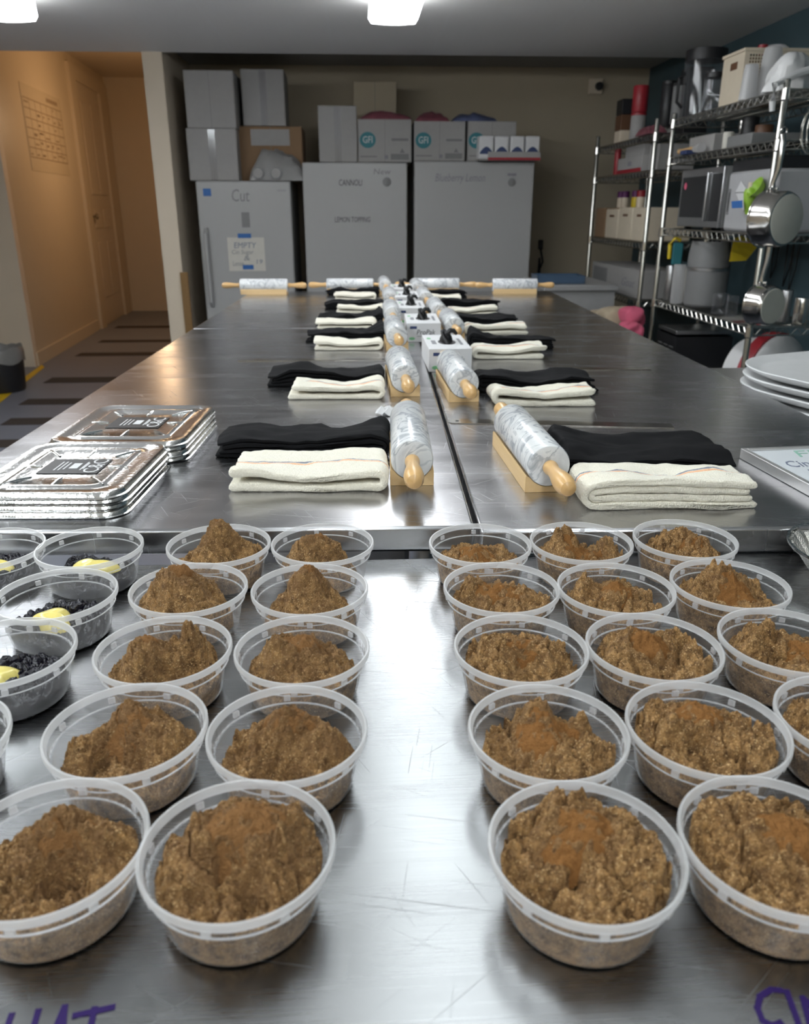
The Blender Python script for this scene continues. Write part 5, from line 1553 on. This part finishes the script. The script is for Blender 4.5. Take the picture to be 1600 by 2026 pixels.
q = at(1530, 185, NA - .02); q2 = at(1527, 221, NA - .02)
part('bag_strap', MB().tube([(bx0 - .01, -.016, .020), (q.x, -.035, .008), (q.x, -.035, -.05), (q2.x, -.035, q2.z - z)], [.006, .012, .012, .010], 8), M_['white'], t)
# blender jar, dark containers, tins further along the top shelf
yj = yat(1390, XS + .12)
xa, xb, _, za = span(1352, 1428, 215, 122, yj)
rj = (xb - xa) / 2 * .86
t = cylinder_thing('blender_jar', 'large smoky blender jar with a black lid on the top shelf', 'jar', (xa + xb) / 2, yj, z, rj, za - z, M_['glass'], M_['dark'], .05)
part('jar_handle', MB().tube([(-rj, 0, (za - z) * .8), (-rj - .03, 0, (za - z) * .7), (-rj - .03, 0, (za - z) * .3), (-rj, 0, (za - z) * .2)], .008, 8), M_['dark'], t)
yj2 = yat(1412, XS + .03)
xa, xb, _, za = span(1395, 1428, 205, 155, yj2)
cylinder_thing('glass_canister', 'clear glass canister with a black knob lid before the blender jar', 'canister', (xa + xb) / 2, yj2, z, (xb - xa) / 2, za - z, M_['glass'], M_['dark'], .02)
for px0, px1, pt, m, lb in ((1312, 1334, 168, 'dark', 'matt black tin left of the blender jar on the top shelf'), (1334, 1352, 172, 'grey', 'dark grey tin beside the blender jar on the top shelf')):
    xx = XS + .10; yy = yat((px0 + px1) / 2, xx); xa, xb, _, za = span(px0, px1, 225, pt, yy)
    cylinder_thing('storage_tin', lb, 'tin', xx, yy - .02, z, (xb - xa) / 2, za - z, M_[m], M_['dark'])
# --- second shelf, near unit
LEVEL_PY = 275.0
z = NL[1]
yy = yat(1380, XS + .03)
t = thing('pastry_brush', 'wooden handled brush lying on the second shelf of the near unit', 'brush', (XS + .03, yy, z + .0245), .0)
A1 = at(1330, 300, NB - .12); 
part('brush_handle', MB().lathe([(0, 0), (.010, 0), (.014, .05), (.011, .16), (.013, .20), (0, .20)], 14, Matrix.Rotation(-PI / 2, 4, 'X') @ Matrix.Translation((0, 0, .02))), M_['handle_wood'], t)
part('brush_head', MB().lathe([(0, 0), (.016, 0), (.022, -.07), (.022, -.08), (0, -.08)], 14, Matrix.Rotation(-PI / 2, 4, 'X') @ Matrix.Translation((0, 0, .02))), M_['cup_plastic'], t)
for px0, px1, pt, y_off, m, nm_, lb in ((1432, 1448, 262, .0, 'paper', 'measuring_cup', 'small cream cup on the second shelf of the near unit'), (1468, 1492, 232, .10, 'dark', 'coffee_tin', 'dark tin standing on the second shelf behind the near post'), (1495, 1522, 248, .12, 'brown_tin', 'brown_jar', 'brown jar on the second shelf near the chrome post')):
    xx = XS + .06 + y_off; yy = yat((px0 + px1) / 2, xx); xa, xb, _, za = span(px0, px1, 290, pt, yy)
    cylinder_thing(nm_, lb, 'jar', xx, yy, z, (xb - xa) / 2, max(.03, za - z), M_[m], None)
xx = XS + .1
box_thing('white_box', 'long white box lying on the second shelf of the near unit at its far end', 'box', XS + .07, XS + .30, 4.08, 4.38, z, .085, M_['white_carton'])
box_thing('utensil_tray', 'dark low tray on the second shelf between the cups', 'tray', XS + .04, XS + .26, 3.62, 3.86, z, .05, M_['grey'])
bt = box_thing('sponge_pack', 'small blue pack hanging over the second shelf edge', 'pack', XS - .012, XS + .05, 4.20, 4.28, z, .02, M_['navy'])[0]
# --- third shelf, near unit: microwave and white appliance
z = NL[2]
LEVEL_PY = 390.0
def aisle(px, py, xx):
    d = ray(px, py); return CAM + d * (xx / d.x)
ym0 = aisle(1343, 390, XS + .012).y; ym1 = aisle(1424, 390, XS + .012).y
t = thing('microwave', 'stainless microwave oven on the third shelf of the near unit', 'microwave', (XS + .03, ym0, z + .0015), -PI / 2)
mw, mh, md = ym0 - ym1, aisle(1385, 334, XS + .012).z - z, .30
part('cabinet', MB().box(0, mw, .0, md, .012, mh), M_['grey'], t, bevel=.004)
part('front_frame', MB().box(.0, mw, -.014, .0, .012, mh), M_['steel'], t, bevel=.003)
part('door_window', MB().box(.025, mw * .70, -.017, -.014, .055, mh - .035), M_['dark'], t)
part('control_strip', MB().box(mw * .78, mw - .012, -.017, -.014, .04, mh - .03), M_['dark'], t)
part('door_handle', MB().box(mw * .725, mw * .755, -.036, -.014, .04, mh - .02), M_['steel'], t, bevel=.004)
part('round_sticker', MB().lathe([(0, 0), (.017, 0), (.017, .001), (0, .001)], 20, face_frame(.07, -.0171, mh - .075)), M_['pink'], t)
for a in (.03, mw - .03):
    part('foot', MB().box(a - .012, a + .012, .02, .05, 0, .012), M_['dark'], t)
    part('foot', MB().box(a - .012, a + .012, .28, .31, 0, .012), M_['dark'], t)
xap = XS + .012
ya = aisle(1427, 395, xap).y; yb_n = NA + .03
t = thing('white_appliance', 'white countertop appliance with paper cones taped to it on the third shelf', 'appliance', (xap + .02, ya, z + .0015), -PI / 2)
aw = ya - yb_n; ah = aisle(1440, 341, xap).z - z
part('casing', MB().box(0, aw, 0, .26, 0, ah), M_['pale_grey'], t, bevel=.015)
part('black_top', MB().box(.004, aw - .004, .01, .25, ah, ah + .045), M_['dark'], t, bevel=.004)
part('slot', MB().box(.028, .036, -.002, .001, ah * .34, ah * .66), M_['dark'], t)
part('slot_frame', MB().box(.020, .044, -.001, .001, ah * .28, ah * .72), M_['grey'], t)
Fm = face_frame(0, -.003, 0)
def apx(px, py):
    q_ = aisle(px, py, xap + .017); return (ya - q_.y, q_.z - z)
t2 = thing('paper_cone', 'white folded paper cone taped to the white appliance', 'paper cone', (xap + .02, ya, z + .0015), -PI / 2)
part('sheet', MB().prism([apx(*c_) for c_ in ((1467, 359), (1456, 381), (1472, 420), (1481, 396), (1478, 376))], 0, .004, Fm), M_['white_card'], t2)
part('fold', MB().prism([apx(*c_) for c_ in ((1456, 381), (1480, 380), (1480, 382), (1456, 383))], .004, .005, Fm), M_['faint_ink'], t2)
t3 = thing('squeeze_bottle', 'lime green squeeze bottle hanging taped on the white appliance', 'bottle', (xap + .02, ya, z + .0015), -PI / 2)
bb = apx(1497, 382); bt_ = apx(1495, 425)
part('bottle_body', MB().lathe([(0, bt_[1]), (.008, bt_[1]), (.020, bt_[1] + (bb[1] - bt_[1]) * .5), (.026, bb[1]), (.020, bb[1] + .015), (0, bb[1] + .016)], 20, Matrix.Translation((bb[0], -.032, 0))), M_['lime'], t3)
part('bottle_neck', MB().lathe([(0, bb[1] + .016), (.012, bb[1] + .016), (.012, bb[1] + .040), (0, bb[1] + .040)], 16, Matrix.Translation((bb[0], -.032, 0))), M_['cream'], t3)
t4 = thing('lime_bowl', 'small olive green bowl hooked at the front of the white appliance', 'bowl', (xap + .02, ya, z + .0015), -PI / 2)
bc = apx(1510, 370)
part('bowl_shell', MB().lathe([(.0, -.03), (.028, -.028), (.043, 0), (.041, .0), (.026, -.025), (0, -.027)], 28, Matrix.Translation((bc[0], -.04, bc[1])) @ Matrix.Rotation(R(60), 4, 'X')), M_['lime'], t4)
t5 = thing('tape_piece', 'piece of blue masking tape between the paper cone and green bottle', 'tape', (xap + .02, ya, z + .0015), -PI / 2)
part('strip', MB().prism([apx(*c_) for c_ in ((1475, 399), (1497, 397), (1498, 412), (1476, 413))], .062, .0635, Fm), M_['blue_tape'], t5)
LEVEL_PY = 550.0
# --- fourth shelf, near unit: grey canister, utensils, boxes
z = NL[3]
yy = yat(1398, XS + .13)
xa, xb, _, za = span(1368, 1430, 600, 478, yy)
rc = (xb - xa) / 2
t = cylinder_thing('utensil_canister', 'tall dull grey canister full of utensils on the fourth shelf', 'canister', (xa + xb) / 2, yy, z, rc, za - z, M_['grey'], prof=[(0, 0), (rc * .92, 0), (rc, .01), (rc * 1.0, (za - z) * .8), (rc * .9, za - z), (rc * .86, za - z), (rc * .9, .012), (0, .012)])
part('band', MB().lathe([(rc * 1.0, (za - z) * .55), (rc * 1.03, (za - z) * .56), (rc * 1.03, (za - z) * .60), (rc * 1.0, (za - z) * .61)], 28, close=True), M_['steel'], t)
cx0 = (xa + xb) / 2; hc = za - z
ut = thing('dough_scraper', 'yellow plastic dough scraper sticking out right of the grey canister', 'scraper', (cx0, yy, z))
part('blade', MB().prism([(rc * .55, hc - .09), (rc * .62, hc + .02), (rc * 1.0, hc + .03), (rc * 1.9, hc - .01), (rc * 1.35, hc - .085)], 0, .006, face_frame(0, -rc * 1.02, 0)), M_['yellow'], ut)
ut = thing('spoon', 'wooden spoon standing in the grey canister', 'spoon', (cx0, yy, z))
part('handle', MB().cyl((-.02, 0, .05), (-.035, -.01, hc + .02), .007, 10), M_['cream'], ut)
part('bowl', MB().lathe([(0, -.035), (.02, -.02), (.024, .0), (.018, .025), (0, .035)], 16, Matrix.Translation((-.037, -.012, hc + .05)) @ Matrix.Scale(.4, 4, (0, 1, 0))), M_['cream'], ut)
for k, (dx, top_, lb) in enumerate(((.015, .05, 'black handled turner standing in the grey canister'), (.045, .045, 'black ladle handle standing rightmost in the grey canister'), (-.005, .07, 'black spatula standing in the middle of the grey canister'))):
    ut = thing('kitchen_utensil', lb, 'utensil', (cx0, yy, z))
    part('shaft', MB().cyl((dx * .4, .01, .05), (dx, .005, hc + top_ * .4), .005, 8), M_['dark'], ut)
    part('head', MB().box(dx - .018, dx + .018, 0, .010, hc + top_ * .4, hc + top_), M_['dark'], ut, bevel=.004)
for px0, px1, pt, m, dxx, lb in ((1335, 1350, 524, 'cup_plastic', .03, 'cloudy plastic tumbler on the fourth shelf'), (1320, 1333, 526, 'steel', .05, 'slim steel tumbler on the fourth shelf beside the far post'), (1352, 1364, 530, 'paper', .10, 'pale paper cup on the fourth shelf beside the grey canister')):
    xx = XS + dxx; yy2 = yat((px0 + px1) / 2, xx); xa, xb, _, za = span(px0, px1, 590, pt, yy2)
    cylinder_thing('tumbler', lb, 'tumbler', xx, yy2, z, (xb - xa) / 2, za - z, M_[m])
ut = thing('dustpan_brush', 'teal silicone spatula with a yellow handle left of the grey canister', 'spatula', (XS + .03, yat(1333, XS + .03), z))
q_ = at(1333, 500, ut.location.y)
part('head', MB().box(-.028, .028, -.012, .0, q_.z - z - .06, q_.z - z + .05), M_['teal'], ut, bevel=.006)
part('handle', MB().tube([(-.04, -.006, q_.z - z - .03), (-.044, -.006, q_.z - z + .04), (-.02, -.006, q_.z - z + .075), (.01, -.006, q_.z - z + .06)], .010, 10), M_['yellow'], ut)
part('shaft', MB().cyl((0, -.006, .02), (0, -.006, q_.z - z - .05), .006, 8), M_['grey'], ut)
for px0, px1, pt, m, dxx, lb in ((1412, 1436, 582, 'glass', .05, 'small clear jar right of the grey canister'), (1440, 1456, 586, 'glass', .06, 'second small clear jar right of the grey canister'), (1546, 1562, 575, 'steel', .20, 'small steel pot behind the small saucepan'), (1575, 1598, 590, 'pan_steel', .14, 'polished steel cup at the right edge of the fourth shelf')):
    xx = XS + dxx; yy2 = yat((px0 + px1) / 2, xx)
    yy2 = max(yy2, NA + .05); xa, xb, _, za = span(px0, px1, 620, pt, yy2)
    cylinder_thing('small_jar', lb, 'jar', (xa + xb) / 2, yy2, z, (xb - xa) / 2, max(.04, za - z), M_[m])
# --- bottom shelf, near unit: white tub on its side with a red band, dark crates
z = NL[4]
for k, (ya_, yb_, h, lb) in enumerate(((4.12, 4.40, .16, 'lower black slotted crate under the far end of the near shelving'), (4.12, 4.40, .16, 'upper black slotted crate under the far end of the near shelving'))):
    zz = z + k * .165
    t = thing('slotted_crate', lb, 'crate', (XS + .02, ya_, zz + .0015), 0, 'black crates on the bottom shelf')
    part('crate_shell', MB().box(0, .006, 0, yb_ - ya_, 0, h).box(.30, .306, 0, yb_ - ya_, 0, h).box(.006, .30, 0, .006, 0, h).box(.006, .30, yb_ - ya_ - .006, yb_ - ya_, 0, h).box(.006, .30, .006, yb_ - ya_ - .006, 0, .006), M_['dark'], t)
    for j in range(3):
        part('slot_bar', MB().box(-.003, 0, 0.03 + j * .08, .085 + j * .08, h * .62, h * .66), M_['grey'], t)
sil = box_thing('sheet_pan', 'grey sheet pan lying on the black crates', 'pan', XS + .02, XS + .32, 4.13, 4.39, z + .335, .022, M_['steel'])[0]
rb = .200
t = thing('white_tub', 'large white round tub with a dark red band lying on its side under the shelves', 'tub', (1.915, 3.56, z + rb * 1.06 + .004))
Mt = Matrix.Rotation(R(-62), 4, 'Z') @ Matrix.Rotation(PI / 2, 4, 'Y')
part('tub_body', MB().lathe([(0, -.17), (rb * .78, -.17), (rb * .84, -.16), (rb * .98, -.03), (rb * .98, -.0), (rb * .9, -.0), (0, -.01)], 48, Mt), M_['white'], t)
part('red_band', MB().lathe([(rb * .96, -.055), (rb * 1.05, -.055), (rb * 1.05, .0), (rb * .96, .0)], 48, Mt, close=True), M_['red'], t)
part('domed_lid', MB().lathe([(rb * 1.0, .0), (rb * 1.02, .012), (rb * .97, .03), (rb * .7, .06), (rb * .35, .075), (0, .08)], 48, Mt), M_['white'], t)
# saucepans hanging from the near shelving
def saucepan(px, py, r_px, hpx, y, label, yaw, depth):
    c = at(px, py, y)
    r = (at(px + r_px, py, y) - c).length
    top = at(px - 12, hpx, y)
    t = thing('saucepan', label, 'saucepan', c)
    # base faces the camera side, opening points away
    Ms = Matrix.Rotation(R(yaw), 4, 'Z') @ Matrix.Rotation(PI / 2, 4, 'X')
    k = 48
    part('pan_wall', MB().lathe([(r * .90, .0015), (r * .97, -.004), (r * 1.02, -.014), (r * 1.04, -depth), (r * 1.09, -depth - .004), (r * 1.09, -depth - .007), (r * 1.01, -depth - .003), (r * .98, -.016), (r * .9, -.006), (0, -.005)], k, Ms), M_['pan_steel'], t, ang=40)
    part('base_plate', MB().lathe([(0, .004), (r * .86, .004), (r * .90, .0015), (r * .86, -.001), (0, -.001)], k, Ms), M_['pan_base'], t)
    hy = Ms @ Vector((0, 0, -depth))
    L = top.z - c.z
    hp = [Vector((hy.x, hy.y, r * 1.04)), Vector((hy.x, hy.y + .0, r * 1.04 + .03)), Vector((hy.x * .8, hy.y - .01, r + (L - r) * .4)), Vector((hy.x * .7, hy.y - .008, L - .03)), Vector((hy.x * .7, hy.y, L))]
    part('handle', MB().tube(hp, [.012, .009, .011, .012, .009], 12), M_['pan_steel'], t)
    part('hang_ring', MB().tube([(hy.x * .7 + .012 * math.cos(a_), hy.y, L + .012 + .012 * math.sin(a_)) for a_ in np.linspace(0, 2 * PI, 13)], .003, 6), M_['pan_steel'], t)
    for s in (-1, 1):
        part('rivet', MB().lathe([(.006, -.004), (.006, .003), (.003, .006), (0, .006)], 10, Matrix.Translation((hy.x + s * .012, hy.y - .012, r * 1.04 + .006)) @ Matrix.Rotation(PI / 2, 4, 'X')), M_['pan_steel'], t)
    return t
saucepan(1556, 434, 50, 262, NA - .24, 'larger steel saucepan hanging by its handle from the near shelving post', 24, .085)
saucepan(1528, 606, 37, 445, NA - .13, 'smaller steel saucepan hanging below the larger one', 24, .07)
# whisk at the right edge
q = at(1603, 205, NA - .05); q2 = at(1612, 305, NA - .05)
t = thing('wire_whisk', 'large wire whisk hanging at the right photo edge from the top shelf', 'whisk', (q.x + .03, NA - .05, q.z))
Lw = q.z - q2.z
for k in range(6):
    a_ = PI * k / 6
    pts = [(.045 * math.sin(s) * (math.cos(a_)), .045 * math.sin(s) * math.sin(a_), -Lw * (1 - math.cos(s)) / 2) for s in np.linspace(0, PI, 12)]
    pts += [(-p[0], -p[1], p[2]) for p in pts[-2::-1]]
    part('wire_loop', MB().tube(pts, .0016, 5), M_['chrome'], t)
part('handle', MB().cyl((0, 0, 0), (0, 0, .12), .011, 12), M_['pan_steel'], t)
# cable loops on the blue wall
t = thing('hanging_cords', 'black cord loops hanging on the teal wall behind the saucepans', 'cord', (XR, 3.95, 0))
for k, dy in enumerate((0, .06, .2)):
    part('cord_loop', MB().tube([(-.012, dy, 1.15), (-.02, dy - .01, .98), (-.018, dy + .03, .86 + .03 * k), (-.012, dy + .05, 1.0), (-.012, dy + .06, 1.14)], .004, 6), M_['cable'], t)

# --- far unit
XF = XS - .045
LEVEL_PY = 230.0
z = FL[0]
def far_can(px0, px1, pt, zz, xx, m, nm_, lb, cap=None, pb=None):
    yy = yat((px0 + px1) / 2, xx); yy = min(max(yy, FA + .05), FB - .05)
    xa, xb, _, za = span(px0, px1, 300, pt, yy)
    return cylinder_thing(nm_, lb, 'can', xx, yy, zz, (xb - xa) / 2, max(.03, za - zz), M_[m], M_[cap] if cap else None, .01)
yw = 4.95
xx = XF + .07
r_ = .055
c1 = cylinder_thing('food_can', 'white can with dark print under the red can on the far shelving', 'can', xx + .01, yat(1260, xx), z, .044, .135, M_['white_carton'], M_['red'], .012)
c2 = cylinder_thing('food_can', 'red can stacked on the white can on the far shelving', 'can', xx + .01, yat(1260, xx), z + .1515, .044, .14, M_['red'], None)
yb_ = yat(1234, xx)
b1 = box_thing('spice_box', 'bottom pale box of the small stack at the far end of the far shelving', 'box', xx - .03, xx + .10, yb_ - .05, yb_ + .07, z, .075, M_['wall_light'])[0]
b2 = box_thing('spice_box', 'middle brown box of the small stack on the far shelving', 'box', xx - .03, xx + .10, yb_ - .05, yb_ + .07, z + .077, .085, M_['brown_tin'])[0]
b3 = box_thing('spice_box', 'top dark green box of the small stack on the far shelving', 'box', xx - .03, xx + .10, yb_ - .05, yb_ + .07, z + .164, .085, M_['dark'])[0]
bag(1282, 1326, 226, 250, 4.62, .22, z, M_['bag_red'], 'red and white packet lying on the top of the far shelving', 21)
for k, (px0, h, m, lb) in enumerate(((1284, .20, 'white_carton', 'white box behind the red packet on the far shelving'), (1302, .26, 'dark', 'black box behind the red packet on the far shelving'))):
    yy = 4.86 - .17 * k
    box_thing('tall_box', lb, 'box', XF + .17, XF + .30, yy - .06, yy + .06, z, h + .06, M_[m])
z = FL[1]
LEVEL_PY = 310.0
xx = XF + .04
yy = yat(1222, xx); far_can(1216, 1228, 296, z, xx, 'red', 'red_bottle', 'slim red bottle on the second level of the far shelving')
yy = yat(1255, xx)
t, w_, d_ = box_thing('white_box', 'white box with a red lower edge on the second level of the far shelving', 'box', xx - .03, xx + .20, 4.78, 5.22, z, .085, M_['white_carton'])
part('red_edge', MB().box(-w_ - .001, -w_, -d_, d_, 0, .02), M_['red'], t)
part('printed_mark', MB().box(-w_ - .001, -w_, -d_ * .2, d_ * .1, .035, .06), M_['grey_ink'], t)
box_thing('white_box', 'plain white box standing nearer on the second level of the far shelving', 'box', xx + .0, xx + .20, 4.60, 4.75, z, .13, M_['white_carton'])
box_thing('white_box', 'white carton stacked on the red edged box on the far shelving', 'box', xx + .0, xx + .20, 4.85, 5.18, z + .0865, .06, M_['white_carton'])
z = FL[2]
LEVEL_PY = 440.0
xq = XF + .02
for k, (pa, pb, lb) in enumerate(((1250, 1275, 'nearest'), (1222, 1249, 'middle'), (1197, 1221, 'farthest'))):
    ya_ = yat(pb, xq); yb2 = yat(pa, xq)
    zt_ = at(pa, 411 + 3 * (k == 2), yb2).z
    t, w_, d_ = box_thing('storage_bin', lb + ' of the three cream storage bins on the far shelving', 'bin', xq, xq + .27, max(ya_, FA + .03), yb2 - .006, z, max(.14, zt_ - z), M_['cream'], .006, 'cream storage bins')
    hh_ = max(.14, zt_ - z)
    part('grip_hole', MB().box(-w_ - .001, -w_, -d_ * .35, d_ * .35, hh_ * .72, hh_ * .80), M_['brown_tin'], t)
zb_ = z + max(.14, zt_ - z) + .002
yf_ = yat(1186, xq)
box_thing('brown_box', 'brown cardboard box at the far end beside the cream storage bins', 'box', xq, xq + .25, yat(1196, xq) + .01, min(FB - .02, yat(1178, xq)), z, .18, M_['brown_carton'])
for k, (px, m, cap, lb) in enumerate(((1220, 'wall_light', 'purple_cap', 'leftmost purple capped bottle standing above the cream bins'), (1232, 'wall_light', 'purple_cap', 'second purple capped bottle standing above the cream bins'), (1253, 'yellow', 'purple_cap', 'yellow bottle with a purple cap above the cream bins'), (1263, 'wall_light', 'red', 'red capped bottle above the nearest cream bin'))):
    xx = XF + .16; yy = min(max(yat(px, xx), FA + .1), FB - .1)
    cylinder_thing('spice_bottle', lb, 'bottle', xx, yy, zb_ - .002, .026, .07, M_[m], M_[cap], .035)
z = FL[3]
t, w_, d_ = box_thing('long_box', 'long white box with dark script lettering on the lower level of the far shelving', 'box', xq, xq + .28, 4.64, 5.62, z, .155, M_['white_carton'], .004)
Sm = Matrix(((0, 0, -1, -w_ - .0006), (-1, 0, 0, 0), (0, 1, 0, 0), (0, 0, 0, 1)))
part('script_lettering', text_mb('Goat', .07, Sm @ Matrix.Translation((d_ * .55, .075, 0)), .0005, .35, .24), M_['grey_ink'], t, smooth=False)
part('printed_panel', MB().box(-w_ - .0012, -w_ - .0002, d_ * .30, d_ * .92, .03, .13), M_['faint_ink'], t)
solo('blue_panel', MB().box(0, .012, 0, .28, 0, .20), M_['wall_blue'], 'teal board leaning behind the long white box on the far shelving', 'board', (XF + .31, 4.66, FL[3] + .0015))
# lower: sacks and pink bags in front of the far unit
def sack(px, py, y, rx, ry, rz, m, label, name, seed, zz):
    c = at(px, py, y); n = 28; nu = 16; vs = []; fs = []
    for i in range(nu):
        f = PI * i / (nu - 1)
        for j in range(n):
            a_ = 2 * PI * j / n
            k = 1 + .10 * math.sin(3 * a_ + seed + 2 * f) + .07 * math.sin(5 * a_ - seed + 4 * f)
            sx = (abs(math.cos(a_)) ** .6) * (1 if math.cos(a_) >= 0 else -1); sy = (abs(math.sin(a_)) ** .6) * (1 if math.sin(a_) >= 0 else -1)
            sz = (abs(math.cos(f)) ** .7) * (1 if math.cos(f) >= 0 else -1)
            vs.append((rx * math.sin(f) ** .6 * sx * k, ry * math.sin(f) ** .6 * sy * k, rz * sz * (1 + .06 * math.sin(4 * a_ + seed))))
    for i in range(nu - 1):
        for j in range(n):
            fs.append((i * n + j, i * n + (j + 1) % n, (i + 1) * n + (j + 1) % n, (i + 1) * n + j))
    return solo(name, MB().add(vs, fs), m, label, 'sack', (c.x, y, zz), 0, 'sacks under the far shelving', ang=80)

for px, y, rx, ry, rz, m, lb, nm_ in ((1190, 4.44, .09, .06, .05, 'burlap', 'burlap sack with a red corner lying under the far shelving, farther left', 'burlap_sack'), (1222, 4.30, .10, .08, .06, 'burlap', 'burlap sack under the far shelving beside the pink bags', 'burlap_sack'),
                                     (1250, 4.16, .055, .08, .048, 'pink', 'upper pink bag under the far shelving', 'pink_bag'), (1246, 4.02, .055, .07, .045, 'pink', 'lower pink bag under the far shelving nearer the table', 'pink_bag')):
    yp = {1190: 632, 1222: 630, 1250: 626, 1246: 656}[px]
    zz = at(px, yp, y).z
    sack(px, yp, y, rx, ry, rz, M_[m], lb, nm_, px % 7, zz)
# a low stool holds the sacks
zl = min(at(1190, 632, 4.42).z - .07, at(1222, 630, 4.30).z - .09) 
t = thing('low_bench', 'low dark bench holding the sacks beside the right table', 'bench', (1.13, 3.95, 0))
part('bench_top', MB().box(-.16, .30, -.02, .60, .60, .63), M_['grey'], t, bevel=.003)
for a_ in (-.12, .26):
    for b_ in (.03, .55):
        part('leg', MB().cyl((a_, b_, 0), (a_, b_, .60), .018, 10), M_['steel'], t)

# stacked white platters on a side cart at the right
zc_ = .836
t = thing('side_cart', 'grey side cart right of the long table under the white platters', 'cart', (1.14, 1.72, 0))
part('cart_top', MB().box(-.25, .35, -.45, .45, zc_ - .03, zc_), M_['steel'], t, bevel=.004)
for a_ in (-.21, .31):
    for b_ in (-.40, .40):
        part('leg', MB().cyl((a_, b_, 0), (a_, b_, zc_ - .03), .018, 10), M_['steel'], t)
part('lower_shelf', MB().box(-.24, .34, -.44, .44, .25, .27), M_['steel'], t)
pts = rrect(.262, .262, .20, 12)
for k in range(4):
    lb = ['bottom', 'third from the top', 'second from the top', 'topmost'][k] + ' white platter of the stack at the right edge'
    t = thing('platter', lb, 'platter', (1.152 + .006 * k, 1.69 + .006 * k - (.02 if k == 0 else 0), zc_ + .002 + .019 * k), .35, 'stacked white platters')
    mb = MB(); lay = [(0.86, .0), (.90, .0), (.985, .011), (1.0, .0165), (.995, .0185), (.975, .0185), (.90, .008), (.86, .0065)]
    n = len(pts)
    for f, z in lay: mb.v += [(x * f, y * f, z) for x, y in pts]
    for i in range(len(lay) - 1):
        for j in range(n):
            mb.f.append((i * n + j, i * n + (j + 1) % n, (i + 1) * n + (j + 1) % n, (i + 1) * n + j))
    mb.f.append(tuple(range(n - 1, -1, -1))); mb.f.append(tuple((len(lay) - 1) * n + j for j in range(n)))
    part('dish', mb, M_['white'], t, ang=40)
